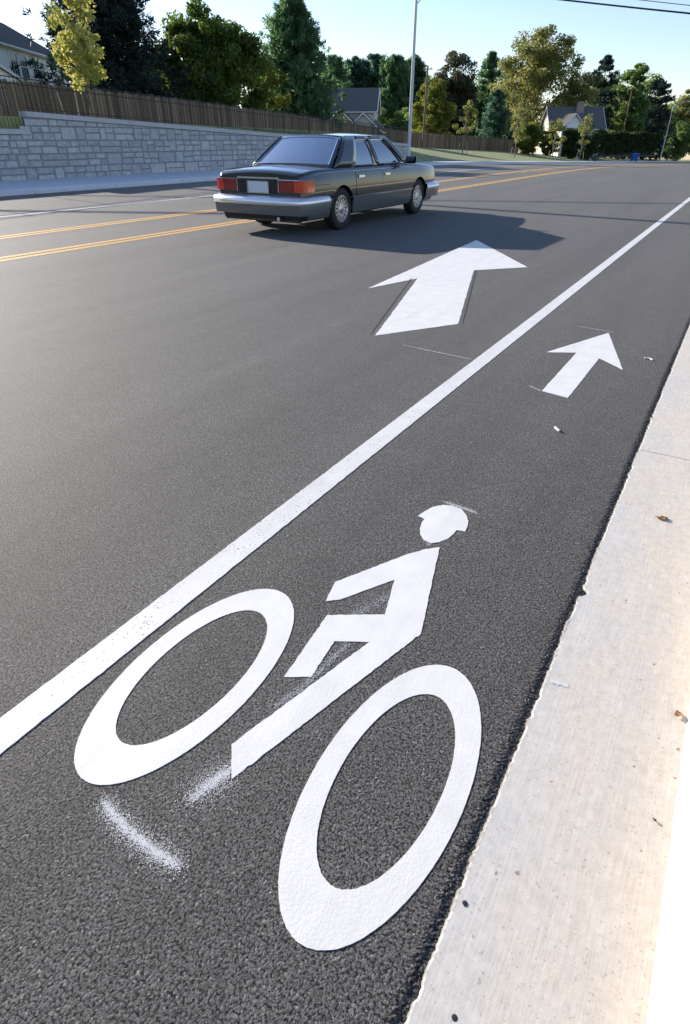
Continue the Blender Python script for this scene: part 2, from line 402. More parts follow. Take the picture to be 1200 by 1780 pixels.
def yellow_pair(xc, lab):
    t = thing('centre_line', lab, 'road marking', (0, 0, 0), 0, 'double yellow centre lines')
    line_strip(xc - .165, xc - .045, -4, 150, name='stripe', m='yellow').parent = t
    line_strip(xc + .045, xc + .165, -4, 150, name='stripe', m='yellow').parent = t
yellow_pair(-8.30, 'double yellow line nearest the dark sedan and the camera'); yellow_pair(-10.25, 'double yellow line farther away, towards the stone wall')
hb = MB()
for k in range(3):
    y = 33.0 + 1.6*k; z = float(zr(y))
    hb.poly([(-9.95, y, z + .004), (-8.6, y + 1.0, z + .004 - .01), (-8.6, y + 1.7, z + .004 - .02), (-9.95, y + .7, z + .004 - .006)])
tag(hb.build('median_hatching', M['yellow']), 'yellow hatching between the two double yellow lines in the distance', 'road marking')

def dens(poly, step=.012, jit=.0008, seed=1):
    r = random.Random(seed); out = []
    for i, (x, y) in enumerate(poly):
        x2, y2 = poly[(i+1) % len(poly)]; L = math.hypot(x2-x, y2-y); n = max(1, int(L/step))
        for k in range(n):
            t = k/n; out.append((lerp(x, x2, t) + (r.gauss(0, jit) if k else 0), lerp(y, y2, t) + (r.gauss(0, jit) if k else 0)))
    return out
sym = thing('bicycle_symbol', 'large white helmeted cyclist symbol painted in the bike lane', 'road marking', (-.68, 1.2, 0))
def part(mb, name, m, parent, **k):
    o = mb.build(name, m, parent, **k); o.matrix_parent_inverse = Matrix.Translation(-Vector(parent.location)); return o
def ring(cx, cy, ax, ay, bx, by, tilt, seed):
    r = random.Random(seed); n = 220; b = MB(); a0 = R(tilt); rows = []
    for k in range(n):
        a = 2*math.pi*k/n; j = 1 + r.gauss(0, .0011); j2 = 1 + r.gauss(0, .0016)
        def P(x, y, z): return (cx + x*math.cos(a0) - y*math.sin(a0), cy + x*math.sin(a0) + y*math.cos(a0), z)
        o_ = (ax*math.cos(a)*j, ay*math.sin(a)*j); i_ = (bx*math.cos(a)*j2, by*math.sin(a)*j2)
        rows.append([P(*i_, -.001), P(*i_, .0018), P(*o_, .0018), P(*o_, -.001)])
    rows.append(rows[0]); b.quadgrid(rows, flip=True); return b
part(ring(-1.0165, .8215, .1975, .418, .1350, .2935, 1.0, 1), 'wheel', M['white'], sym)
part(ring(-.3546, .8100, .1850, .4150, .1268, .2916, 1.4, 2), 'wheel', M['white'], sym)
rider = [(-.6467, 1.7804), (-.5069, 1.3079), (-.6282, .8484), (-.6951, .5969), (-.7609, .6736), (-.6315, 1.1901), (-.7289, 1.134), (-.7095, .9735), (-.7787, .9314), (-.814, 1.2247), (-.6497, 1.3268), (-.7065, 1.5083), (-.7632, 1.4106), (-.8176, 1.3144), (-.8561, 1.2811), (-.8845, 1.3841), (-.7402, 1.6619), (-.6905, 1.7382)]
b = MB(); b.prism(dens(rider, seed=3), -.001, .0018); part(b, 'rider_body', M['white'], sym)
head = [(-.8165, 1.941), (-.8077, 1.9931), (-.7914, 2.0412), (-.7606, 2.0795), (-.7196, 2.0946), (-.6802, 2.0896), (-.6437, 2.0552), (-.6192, 2.0154), (-.6062, 1.9704), (-.6013, 1.9355), (-.6354, 1.9267), (-.6362, 1.8923), (-.6433, 1.8466), (-.6625, 1.8106), (-.687, 1.7876), (-.7196, 1.792), (-.7501, 1.8231), (-.7701, 1.862), (-.7822, 1.9075), (-.7825, 1.9342)]
b = MB(); b.prism(dens(head, seed=4), -.001, .0018); part(b, 'helmeted_head', M['white'], sym)
arrow = [(-3.497, 9.7963), (-2.108, 7.8856), (-2.611, 7.3408), (-1.8369, 4.9151), (-2.2797, 4.227), (-2.9873, 6.5294), (-3.2132, 5.7646)]
b = MB(); b.prism(dens(arrow, .04, .002, 5), -.001, .0018)
tag(b.build('lane_arrow', M['white']), 'big white straight arrow in the car lane, its tip in the shadow of the sedan', 'road marking')
sarrow = [(-.6651, 5.3029), (-.403, 4.3869), (-.5939, 4.568), (-.6005, 3.6472), (-.7712, 3.6813), (-.7679, 4.6118), (-.9641, 4.5058)]
b = MB(); b.prism(dens(sarrow, .02, .001, 6), -.001, .0018)
tag(b.build('bike_arrow', M['white']), 'small white straight arrow in the bike lane near the gutter', 'road marking')
# thin survey lines and template edges
def thin(p, q, w, m='crayon', taper=.4, z=.0025, seed=1):
    r = random.Random(seed); p, q = Vector(p), Vector(q); d = q - p; n = max(6, int(d.length/.012)); u = Vector((-d.y, d.x)).normalized(); rows = []
    for k in range(n+1):
        t = k/n; c = p + d*t; ww = w*(.5 + .5*math.sin(math.pi*min(1, t/taper)/2))*(.7 + .6*r.random())/2; e = r.gauss(0, .0012)
        rows.append([(c.x + u.x*(-ww + e), c.y + u.y*(-ww + e), z), (c.x + u.x*(ww + e), c.y + u.y*(ww + e), z)])
    b = MB(); b.quadgrid(rows, flip=True); return b
for p, q, w, lab in (((-1.9715, 4.1077), (-1.3904, 4.0476), .02, 'thin pale line chalked across the lane below the big arrow'),
                     ((-.938, 5.3788), (-.63, 5.332), .016, 'thin pale line chalked at the tip of the small arrow'),
                     ((-.8668, 3.7317), (-.772, 3.678), .016, 'short pale line chalked at the foot of the small arrow')):
    tag(thin(p, q, w, seed=len(lab)).build('chalk_line', M['crayon']), lab, 'chalk line', 'chalk lines left by the road painters')
for p, q, lab in (((-2.33, 4.24), (-3.05, 6.5), 'dark scuffed seam along the left side of the big arrow'), ((-1.81, 4.95), (-2.575, 7.32), 'dark scuffed seam along the right side of the big arrow')):
    tag(thin(p, q, .011, seed=9, z=.002).build('seam_line', M['scuff']), lab, 'scuff mark', 'template seams beside the big arrow')
# spray overspray: thousands of flecks of paint lying on the stones
def spray(path, sig, n, label, name='spray_mark', hard=.5, m='spray', smin=.0005, smax=.0018, z=.0014, seed=0, fade=(0, 0)):
    r = np.random.default_rng(seed); P = np.array(path, float); seg = np.linalg.norm(np.diff(P, axis=0), axis=1); cum = np.r_[0, np.cumsum(seg)]/seg.sum()
    t = r.random(n); 
    keep = np.ones(n, bool)
    if fade[0]: keep &= r.random(n) < np.clip(t/fade[0], 0, 1)
    if fade[1]: keep &= r.random(n) < np.clip((1-t)/fade[1], 0, 1)
    t = t[keep]; n = len(t)
    c = np.c_[np.interp(t, cum, P[:, 0]), np.interp(t, cum, P[:, 1])]
    s_ = np.where(r.random(n) < hard, .45, 1.35)*sig; c += r.normal(size=(n, 2))*s_[:, None]
    v = []; f = []
    for i in range(n):
        s = r.uniform(smin, smax)*(1.0 if s_[i] < sig else .75); k = 5; a0 = r.random()*6.28; e = r.uniform(.6, 1.4); b_ = len(v)
        for j in range(k):
            a = a0 + 6.283*j/k; rr = s*r.uniform(.6, 1.1); v.append((c[i, 0] + rr*math.cos(a), c[i, 1] + rr*math.sin(a)*e, z + .0004*r.random()))
        f.append(tuple(range(b_, b_+k)))
    b = MB(); b.v = v; b.f = f
    return tag(b.build(name, M[m]), label, 'spray mark', 'white overspray streaks')
spray([(-.93, .395), (-.87, .38), (-.801, .3727), (-.72, .372), (-.645, .379)], .0125, 6500, 'long thin white spray streak on the asphalt below the left wheel', seed=1, hard=.42, fade=(.1, .1))
spray([(-.715, .615), (-.735, .545), (-.7477, .49)], .018, 3800, 'white spray smudge off the lower end of the rider leg', seed=2, hard=.45, fade=(.01, .45))
spray([(-.775, 2.106), (-.70, 2.103), (-.605, 2.093)], .009, 1300, 'white spray streak above the rider helmet', seed=3, fade=(.2, .15))
spray([(-.755, 1.24), (-.725, 1.29), (-.695, 1.38), (-.687, 1.42)], .020, 900, 'greyish overspray haze between the rider arm and thigh', seed=4, smax=.0028, m='mist')
spray([(-.735, .83), (-.715, .90), (-.70, 1.0), (-.69, 1.10), (-.685, 1.15)], .012, 1500, 'greyish overspray haze between the rider shin and leg', seed=5, smax=.0028, m='mist')
spray([(-.098, 1.327), (-.06, 1.333), (-.045, 1.334)], .006, 1500, 'short white spray dash on the concrete gutter', m='white', seed=6, z=.0036, hard=.7, fade=(.05, .2))
spray([(-.69, 1.77), (-.70, 1.80)], .012, 260, 'faint spray smudge at the neck of the rider', seed=8, smax=.0026, m='mist')

# ------------------------------------------------------------------ litter
def flake(name, c, s, label, cat, m, seed, rz=0.0, group=None):
    r = random.Random(seed); b = MB(); n = 11; top = []
    for k in range(n):
        a = 2*math.pi*k/n; rr = s*(.45 + .75*r.random()*(1 if k % 2 else .6)); top.append((rr*math.cos(a), rr*math.sin(a)*.6, .003 + .35*s*r.random()))
    for k in range(n):
        k2 = (k+1) % n; b.poly([(0, 0, .006), top[k], top[k2]]); b.poly([(0, 0, .0045), (top[k2][0], top[k2][1], top[k2][2]-.0012), (top[k][0], top[k][1], top[k][2]-.0012)])
    o = b.build(name, m); o.location = c; o.rotation_euler[2] = rz; return tag(o, label, cat, group)
flake('dry_leaf', (.0762, 2.4535, .003), .030, 'crumpled brown leaf on the gutter, farther up near the slab joint', 'leaf', M['dryleaf'], 3, .4, 'dry leaves')
flake('dry_leaf', (.236, 1.386, .004), .020, 'small brown leaf scrap at the foot of the sunlit kerb', 'leaf', M['dryleaf'], 7, 1.2, 'dry leaves')
flake('dry_leaf', (.223, 1.03, .003), .007, 'tiny dark leaf crumb on the gutter closest to the bottom of the picture', 'leaf', M['bark'], 11, 2.0, 'dry leaves')
b = MB(); b.tube([(-.024, 0, .008), (.024, 0, .008)], .0065, 8); o = b.build('cigarette_butt', M['chip']); o.location = (-.5363, 3.1295, 0); o.rotation_euler[2] = 2.3
tag(o, 'short white stub lying on the asphalt before the small arrow', 'litter')
b = MB(); b.tube([(.035*math.cos(a), .035*math.sin(a), .006) for a in np.linspace(.2, 2.2, 8)], .005, 6); o = b.build('paper_curl', M['chip']); o.location = (-.2906, 4.70, 0)
tag(o, 'thin white curl of litter right of the small arrow', 'litter')
for i, (x, y, s) in enumerate(((-.0916, .6337, .0055), (-.0375, .4454, .0055))):
    b = MB(); b.lathe([(.0001, .0014), (s*.7, .0013), (s, .0008), (s, 0)], 'z', n=10); o = b.build('tar_spot', M['rubber'], smooth=60); o.location = (x, y, .0028)
    tag(o, ['small round tar spot on the gutter beside the right wheel', 'small round tar spot at the bottom edge of the gutter'][i], 'spot', 'tar spots')
b = MB(); rr = random.Random(4)
for k in range(260):
    x = rr.uniform(-1.25, -.14) if k % 3 else rr.uniform(-.2, -.13); y = rr.uniform(.2, 9)**1.0; s = rr.uniform(.0008, .0024)
    b.lathe([(.0001, s), (s*.8, s*.7), (s, .0)], 'z', (x, y, -.001), 5)
tag(b.build('pebbles', M['chip']), 'scattered pale grit on the dark asphalt of the bike lane', 'grit', kind='stuff')

# ------------------------------------------------------------------ retaining wall of stone blocks
def wtop(Y): return np.interp(Y, [14.1, 28.0, 44], [2.19, 1.66, 1.12])
wall = thing('stone_wall', 'long grey block retaining wall with a pale coping behind the far pavement', 'wall', (-21.6, 8, 0))
def wz(Y): return 1.66 if Y < 14.75 else float(wtop(Y))
rw = random.Random(11); v = []; f = []; tints = []
def stone(y0, y1, z0, z1):
    cap = lambda y: wz(max(y, 14.76) if y1 > 14.76 else y) - .16
    a0, a1 = min(z1, cap(y0)), min(z1, cap(y1))
    if a0 - z0 < .03 or a1 - z0 < .03: return
    g = .008; d = rw.uniform(.0, .022); bz = .016; b_ = len(v); X = -21.6
    N = 4; fr_ = [0, .10, .36, .64, .90, 1.0]
    tl_ = rw.uniform(-.012, .012); tz_ = rw.uniform(-.012, .012)
    for iy, fy in enumerate(fr_):
        for iz, fz in enumerate(fr_):
            yy_ = lerp(y0 + g, y1 - g, fy); zt_ = lerp(a0, a1, fy) - g; zz_ = lerp(z0 + g, zt_, fz)
            rim = iy in (0, 5) or iz in (0, 5)
            if rim: xx_ = X - .03; yy_ += rw.uniform(-.004, .004); zz_ += rw.uniform(-.004, .004)
            else: xx_ = X + d + tl_*(fy-.5) + tz_*(fz-.5) + rw.uniform(-.016, .016)
            v.append((xx_, yy_, zz_))
    for iy in range(5):
        for iz in range(5): f.append((b_+iy*6+iz, b_+(iy+1)*6+iz, b_+(iy+1)*6+iz+1, b_+iy*6+iz+1))
    tints.extend([rw.random()]*25)
zc = .13
while zc < 2.3:
    hC = rw.choice((.38, .40, .42)); y = 4.0 + rw.random()*.5
    while y < 44:
        w_ = rw.uniform(.6, 1.15); p = rw.random(); y1 = y + w_
        if p < .45:
            zs = zc + hC*rw.uniform(.4, .6); ya_ = y + w_*rw.uniform(.35, .65); yb_ = y + w_*rw.uniform(.35, .65)
            stone(y, ya_, zc, zs); stone(ya_, y1, zc, zs); stone(y, yb_, zs, zc+hC); stone(yb_, y1, zs, zc+hC)
        elif p < .7:
            ya_ = y + w_*rw.uniform(.35, .6); zs = zc + hC*rw.uniform(.4, .6); stone(y, ya_, zc, zc+hC); stone(ya_, y1, zc, zs); stone(ya_, y1, zs, zc+hC)
        elif p < .85:
            zs = zc + hC*.5; stone(y, y1, zc, zs); stone(y, y1, zs, zc+hC)
        else: stone(y, y1, zc, zc+hC)
        y = y1
    zc += hC
b = MB(); b.v = v; b.f = f; so = part(b, 'stone_face', M['stone'], wall)
a_ = so.data.attributes.new('tint', 'FLOAT', 'FACE'); a_.data.foreach_set('value', tints)
core = MB()
for y0, y1 in ((4, 14.75), (14.75, 28), (28, 44)):
    za, zb_ = wz(y0+.02 if y0 >= 14.7 else y0) - .15, wz(y1 if y0 >= 14.7 else 13) - .15
    P = [(-21.9, y0, -.1), (-21.615, y0, -.1), (-21.615, y0, za), (-21.9, y0, za), (-21.9, y1, -.1), (-21.615, y1, -.1), (-21.615, y1, zb_), (-21.9, y1, zb_)]
    n0 = len(core.v); core.v.extend(P)
    for q in ((0,1,2,3), (4,7,6,5), (1,5,6,2), (2,6,7,3), (3,7,4,0)): core.f.append(tuple(n0+i for i in q))
part(core, 'wall_core', M['mortar'], wall)
cb = MB(); y = 4.0
while y < 43.9:
    y1 = y + .9
    if y < 14.75 < y1: y1 = 14.75
    z0, z1 = wz(y + .001), wz(y1 - .001)
    n0 = len(cb.v); e = y1 - .008; dx = rw.uniform(-.006, .006)
    P = [(-21.95, y, z0-.15), (-21.54+dx, y, z0-.15), (-21.54+dx, y, z0-.015), (-21.56+dx, y, z0), (-21.95, y, z0)]; Q = [(p[0], e, p[2]-z0+z1) for p in P]
    cb.v.extend(P+Q); cb.f.append((4,3,2,1,0) if 0 else tuple(n0+i for i in (4,3,2,1,0))); cb.f.append(tuple(n0+5+i for i in range(5)))
    for k in range(5): k2 = (k+1) % 5; cb.f.append((n0+k, n0+k2, n0+5+k2, n0+5+k))
    y = y1
part(cb, 'coping', M['cap'], wall, recalc=True)
# black iron fence on the wall
ir = thing('iron_fence', 'thin black iron railing standing on top of the stone wall', 'fence', (-21.75, 10, 1.7))
def irt(Y): return float(np.interp(Y, [8, 28, 44], [3.36, 2.62, 2.03]))
pk = MB(); rl = MB(); yv = 8.0
while yv < 43.5:
    pk.box((-21.75, yv, (wz(yv) + irt(yv))/2), (.011, .011, irt(yv) - wz(yv) + .02)); yv += .14
for off in (-.02, -.2):
    rl.tube([(-21.75, y_, irt(y_) + off) for y_ in (8, 28, 43.6)], .016, 6)
rl.tube([(-21.75, 14.8, wz(14.8) + .1), (-21.75, 28, wz(28) + .1), (-21.75, 43.6, wz(43.6) + .1)], .014, 6)
part(pk, 'pickets', M['iron'], ir); part(rl, 'rail', M['iron'], ir)
for y_ in np.arange(8, 43.6, 2.4):
    b = MB(); b.box((-21.75, y_, (wz(y_) + irt(y_))/2 + .03), (.032, .032, irt(y_) - wz(y_) + .05)); part(b, 'post', M['iron'], ir)
# wooden board fence
wf = thing('wooden_fence', 'long dark brown board fence running along the back of the yards', 'fence', (-31.2, 19.6, 2))
v = []; f = []; tints = []; rails = MB(); posts = []
ptop = [(-26.0, -6), (-31.2, 19.6), (-40.9, 84.0), (-36.5, 100.7), (-34.5, 112.0)]
for (xa, ya_), (xb, yb_) in zip(ptop[:-1], ptop[1:]):
    L = math.hypot(xb-xa, yb_-ya_); n = int(L/.15); d = Vector(((xb-xa)/L, (yb_-ya_)/L, 0)); nrm = Vector((d.y, -d.x, 0))
    for k in range(n):
        c = Vector((xa, ya_, 0)) + d*(k+.5)*.15; zb_ = Tz(c.x, c.y); h = 1.78 + rw.gauss(0, .022); hw = .068; b_ = len(v)
        lean = rw.gauss(0, .013); off = nrm*rw.uniform(0, .012)
        for q, s_ in ((off, 0), (off - nrm*.02, 1)):
            p0 = c + q
            v.extend([tuple(p0 - d*hw + Vector((0, 0, zb_-.1))), tuple(p0 + d*hw + Vector((0, 0, zb_-.1))), tuple(p0 + d*(hw+lean) + Vector((0, 0, zb_+h-.03))), tuple(p0 + d*(hw*.5+lean) + Vector((0, 0, zb_+h))), tuple(p0 - d*(hw*.5-lean) + Vector((0, 0, zb_+h))), tuple(p0 - d*(hw-lean) + Vector((0, 0, zb_+h-.03)))])
        f.append(tuple(b_+i for i in range(6))); f.append(tuple(b_+6+i for i in range(5, -1, -1)))
        for i in range(6): j = (i+1) % 6; f.append((b_+i, b_+6+i, b_+6+j, b_+j))
        tints.extend([rw.random()**1.5]*8)
        if k % 16 == 0:
            posts.append(c - nrm*.09)
    m_ = int(L/4) + 1
    for hz in (.35, 1.45):
        rails.tube([Vector((lerp(xa, xb, t), lerp(ya_, yb_, t), 0)) - nrm*.05 + Vector((0, 0, Tz(lerp(xa, xb, t), lerp(ya_, yb_, t)) + hz)) for t in np.linspace(0, 1, m_)], .035, 4)
b = MB(); b.v = v; b.f = f; fo = part(b, 'boards', M['board'], wf)
a_ = fo.data.attributes.new('tint', 'FLOAT', 'FACE'); a_.data.foreach_set('value', tints)
part(rails, 'rail', M['pole_wood'], wf)
for p in posts[:90]:
    b = MB(); b.box((p.x, p.y, Tz(p.x, p.y) + .92), (.1, .1, 1.95)); part(b, 'post', M['pole_wood'], wf)

# ------------------------------------------------------------------ vegetation
def leaf_mesh(name, cen, u, w, tint, m, parent):
    """rhombic leaves: cen (n,3), half axes u and w (n,3)"""
    n = len(cen); V = np.stack([cen - u, cen + w*.9 - u*.1, cen + u, cen - w*.9 - u*.1], 1).reshape(-1, 3)
    me = bpy.data.meshes.new(name); me.vertices.add(4*n); me.vertices.foreach_set('co', V.astype(np.float32).ravel())
    me.loops.add(4*n); me.loops.foreach_set('vertex_index', np.arange(4*n, dtype=np.int32))
    me.polygons.add(n); me.polygons.foreach_set('loop_start', np.arange(0, 4*n, 4, dtype=np.int32)); me.polygons.foreach_set('loop_total', np.full(n, 4, np.int32))
    me.update(calc_edges=True); a = me.attributes.new('tint', 'FLOAT', 'FACE'); a.data.foreach_set('value', tint.astype(np.float32))
    me.materials.append(m); o = bpy.data.objects.new(name, me); C.objects.link(o); o.parent = parent; return o
def unit(a): return a/np.maximum(np.linalg.norm(a, axis=1, keepdims=True), 1e-6)
def frame(r, d, n):
    """random w perpendicular to d"""
    w = np.cross(d, r.normal(size=(n, 3))); return unit(w)
def deciduous(label, x, y, H, cw, z0, leafm, seed, nclump=70, per=230, leaf=.13, env='round', bark='bark', tr=.16, group=None, sparse=1.0, clr=.26, name='leafy_tree', base=None, lean=0.0):
    r = np.random.default_rng(seed); t = thing(name, label, 'tree', (x, y, Tz(x, y) if base is None else base), 0, group)
    ch = H - z0; cz = z0 + ch*.5; rx = cw/2
    P = []
    while len(P) < nclump:
        q = r.normal(size=3); q /= np.linalg.norm(q); q *= r.random()**.42
        h = q[2]
        if env == 'egg': k = 1.12 - .38*h - .25*max(0, -h - .6)
        elif env == 'column': k = 1.0 - .25*max(0, h)
        elif env == 'vase': k = .85 + .28*h
        else: k = 1.0
        P.append((q[0]*rx*k*r.uniform(.8, 1.08), q[1]*rx*k*r.uniform(.8, 1.08), cz + h*ch*.5))
    P = np.array(P)
    # trunk and limbs
    b = MB(); top = z0 + ch*.72; wob = r.normal(size=(6, 2))*tr*.5
    tp = [(wob[i, 0]*(i > 0) + lean*top*(i/5)**1.5, wob[i, 1]*(i > 0), top*i/5 - (.15 if i == 0 else 0)) for i in range(6)]
    b.tube(tp, [tr*1.25, tr, tr*.85, tr*.65, tr*.45, tr*.2], 9)
    for i in r.choice(len(P), min(len(P), 26), replace=False):
        p = P[i]; hz = min(max(z0*.75, p[2] - ch*r.uniform(.15, .35)), top*.95); a = np.array([lean*top*(hz/top)**1.5, 0, hz])
        mid = (a*.45 + p*.55) + np.array([0, 0, .06*ch])*r.uniform(-.5, 1)
        b.tube([a, mid, p], [tr*.38, tr*.22, tr*.06], 6)
    b.build('trunk', M[bark], t, smooth=50)
    cen = []; out = []; tn = []
    for p in P:
        rc = clr*rx*r.uniform(.65, 1.25); n = int(per*r.uniform(.7, 1.4)*sparse*1.6)
        q = r.normal(size=(n, 3)); q = unit(q)*(r.random((n, 1))**.45)*rc*np.array([1.15, 1.15, .8]); cen.append(p + q); out.append(unit(q + (p - np.array([0, 0, cz]))*.25)); tn.append(np.clip(r.uniform(.15, .85) + r.normal(size=n)*.17, 0, 1))
    cen = np.concatenate(cen); out = np.concatenate(out); tn = np.concatenate(tn); n = len(cen)
    d = unit(out*.35 + r.normal(size=(n, 3))*.6 + np.array([0, 0, -.25])); w = frame(r, d, n); s = leaf*1.12*r.uniform(.6, 1.25, size=(n, 1))
    leaf_mesh('crown', cen, d*s*.62, w*s*.40, tn, leafm, t); return t
def conifer(label, x, y, H, cw, z0, leafm, seed, whorls=22, nb=7, tufts=8, per=16, nl=.34, nw=.045, droop=.05, group=None, base=None, power=.8, tr=.17, name='pine_tree', lean=(0, 0), gap=0.0):
    r = np.random.default_rng(seed); t = thing(name, label, 'tree', (x, y, Tz(x, y) if base is None else base), 0, group)
    b = MB(); L = lambda z: np.array([lean[0], lean[1], 0])*(z/H)**1.4
    b.tube([L(H*k/6) + np.array([0, 0, H*k/6 - (.15 if k == 0 else 0)]) for k in range(7)], [tr*(1.15 - .93*k/6) for k in range(7)], 8)
    cen = []; dr = []; tn = []
    for i in range(whorls):
        tt = (i + r.uniform(-.3, .3))/(whorls-1); tt = min(max(tt, 0), 1); z = z0 + tt*(H - z0)*.97
        Rr = cw/2*((1 - tt)**power*.95 + .05)*(1 if tt > .12 else .82 + tt)
        m_ = max(3, int(nb*(1 - .35*tt))); a0 = r.random()*6.28
        for k in range(m_):
            if gap and r.random() < gap: continue
            a = a0 + 6.283*k/m_ + r.normal()*.25; ln = Rr*r.uniform(.62, 1.12); up = r.uniform(.05, .35) + .5*tt
            d0 = np.array([math.cos(a), math.sin(a), 0]); st = L(z) + np.array([0, 0, z])
            end = st + d0*ln + np.array([0, 0, ln*(up - droop*6*(1-tt))*.6])
            mid = (st + end)/2 + np.array([0, 0, -.06*ln])
            b.tube([st, mid, end], [tr*.22*(1-.6*tt), tr*.13, .012], 4, cap=False)
            tint = r.uniform(.15, .85)
            for j in range(tufts):
                s = .22 + .78*(j + r.random())/tufts; c = (1-s)**2*st + 2*s*(1-s)*mid + s*s*end
                c = c + r.normal(size=3)*ln*.10*np.array([1, 1, .6]); nn = int(per*r.uniform(.7, 1.3))
                q = r.normal(size=(nn, 3)); dd = unit(q*.75 + d0*.55 + np.array([0, 0, .35])); cen.append(c + dd*nl*.45 + r.normal(size=(nn, 3))*nl*.2); dr.append(dd); tn.append(np.clip(tint + r.normal(size=nn)*.18, 0, 1))
    b.build('trunk', M['bark'], t, smooth=50)
    cen = np.concatenate(cen); dr = np.concatenate(dr); tn = np.concatenate(tn); n = len(cen); w = frame(r, dr, n)
    s = nl*r.uniform(.6, 1.25, size=(n, 1)); leaf_mesh('foliage', cen, dr*s*.5, w*nw*r.uniform(.7, 1.3, size=(n, 1)), tn, leafm, t); return t
LF = dict(
    maple=m_leaf('maple_leaves', [(.036, .066, .014), (.080, .13, .028), (.17, .21, .055)], .5),
    sapling=m_leaf('sapling_leaves', [(.08, .10, .03), (.17, .19, .06), (.30, .29, .10)], .4),
    yellow=m_leaf('yellowing_leaves', [(.14, .17, .045), (.30, .31, .09), (.50, .46, .17)], .4),
    pine=m_leaf('pine_needles', [(.042, .094, .044), (.090, .165, .078), (.16, .245, .125)], .5),
    blue=m_leaf('blue_pine_needles', [(.028, .062, .042), (.058, .115, .08), (.145, .225, .16)], .5),
    dark=m_leaf('dark_needles', [(.008, .018, .016), (.016, .034, .028), (.03, .055, .04)], .2),
    olive=m_leaf('olive_leaves', [(.085, .100, .030), (.17, .18, .060), (.28, .275, .11)], .5),
    purple=m_leaf('dull_leaves', [(.034, .040, .020), (.068, .072, .038), (.12, .11, .06)], .35),
    mid=m_leaf('green_leaves', [(.060, .11, .038), (.12, .185, .062), (.19, .24, .08)], .55),
    bush=m_leaf('bush_leaves', [(.05, .075, .014), (.11, .14, .028), (.20, .20, .05)], .5),
    hedge=m_leaf('hedge_leaves', [(.012, .030, .010), (.028, .055, .014), (.055, .09, .022)], .3))
def place(px, F, ytop):
    """ground position at photo column px and distance F, height so that the top reaches photo row ytop"""
    for _ in range(3):
        p = pt(px, ytop, F); g = Tz(p.x, p.y)
    return p.x, p.y, p.z - g
GT = 'trees behind the board fence'
# yellow young tree in front of the fence, with its stakes
x, y, h = place(118, 29.5, -28); z = Tz(x, y)
deciduous('slender yellow leaved young tree in front of the board fence, at the left', x, y, h, 2.15, .85, LF['yellow'], 21, nclump=60, per=60, leaf=.14, env='column', bark='bark_pale', tr=.05, clr=.26, name='young_tree', sparse=.5)
for i, (px0, px1, lab) in enumerate(((117, 99, 'pale wooden stake leaning leftwards by the yellow tree, leftmost of three'), (138, 130, 'pale wooden stake in the middle of the three by the yellow tree'), (156, 155, 'upright pale wooden stake, rightmost of the three by the yellow tree'))):
    a = pt(px0, 205, 28.2); a.z = Tz(a.x, a.y) - .2; c = pt(px1, 160, 28.2); b = MB(); b.tube([a, c], .026, 7)
    tag(b.build('tree_stake', M['stake']), lab, 'stake', 'stakes of the yellow tree')
x, y, h = place(165, 52, -50)
conifer('huge dark conifer reaching above the frame behind the yellow tree', x, y, h, 12.2, 1.0, LF['dark'], 31, whorls=30, nb=11, tufts=10, per=22, nl=.42, nw=.05, group=GT, power=.55, tr=.22)
x, y, h = place(355, 58, 6)
deciduous('dense round dark green maple between the two tall conifers on the left', x, y, h, 7.9, .4, LF['maple'], 41, nclump=120, per=260, leaf=.20, env='egg', group=GT, clr=.25, tr=.2, name='maple_tree')
x, y, h = place(505, 71, -8)
conifer('tall bushy green pine with a tapering top, right of the round maple', x, y, h, 11.0, .3, LF['pine'], 51, whorls=34, nb=12, tufts=10, per=20, nl=.46, nw=.06, group=GT, power=.7, tr=.2)
x, y, h = place(462, 66, 92)
deciduous('low yellowish green tree hugging the left side of the bushy pine', x, y, h, 3.4, .4, LF['bush'], 55, nclump=40, per=130, leaf=.13, env='egg', group=GT, tr=.08, clr=.32)
far = [(582, 112, 98, 'dark far pine just right of the bushy pine', 'pine', 4.4, 61), (618, 118, 100, 'middle green far pine above the grey roofed house', 'blue', 5.2, 62), (655, 116, 96, 'bright topped far pine above the right end of the grey roof', 'blue', 5.0, 63), (690, 112, 99, 'far pine close to the left of the street lamp pole', 'pine', 5.6, 64), (722, 122, 97, 'far pine directly behind the tall street lamp pole', 'pine', 4.6, 65)]
for px, F, yt, lab, mt, cw, sd in far:
    x, y, h = place(px, F*1.45, yt); conifer(lab, x, y, h, cw*2.1, .6, LF[mt], sd, whorls=24, nb=10, tufts=8, per=20, nl=.80, nw=.13, group='far trees along the skyline', power=.34, tr=.2)
for px, F, yt, cw, lab, sd in ((640, 128, 172, 7.0, 'low green tree at the right gable of the grey roofed house', 66), (700, 125, 182, 6.4, 'low bushy green tree left of the street lamp pole', 67)):
    x, y, h = place(px, F, yt); deciduous(lab, x, y, h, cw, .3, LF['mid'], sd, nclump=45, per=110, leaf=.26, group='far trees along the skyline', tr=.1)
x, y, h = place(757, 112, 137)
deciduous('rounded yellow green tree behind the thin brown utility pole', x, y, h, 6.1, .3, LF['bush'], 71, nclump=80, per=150, leaf=.22, env='egg', group=GT, tr=.14)
x, y, h = place(796, 165, 89)
deciduous('dark dull round topped tree right of the utility pole', x, y, h, 10.5, 1.4, LF['purple'], 72, nclump=150, per=140, leaf=.36, env='round', group='far trees along the skyline', tr=.22, clr=.27)
x, y, h = place(856, 178, 90)
conifer('narrow dark far pine between the dull round tree and the olive tree', x, y, h, 9.4, 1.5, LF['pine'], 73, whorls=22, nb=9, tufts=7, per=18, nl=.8, nw=.13, group='far trees along the skyline', power=.5, tr=.22)
x, y, h = place(866, 116, 158)
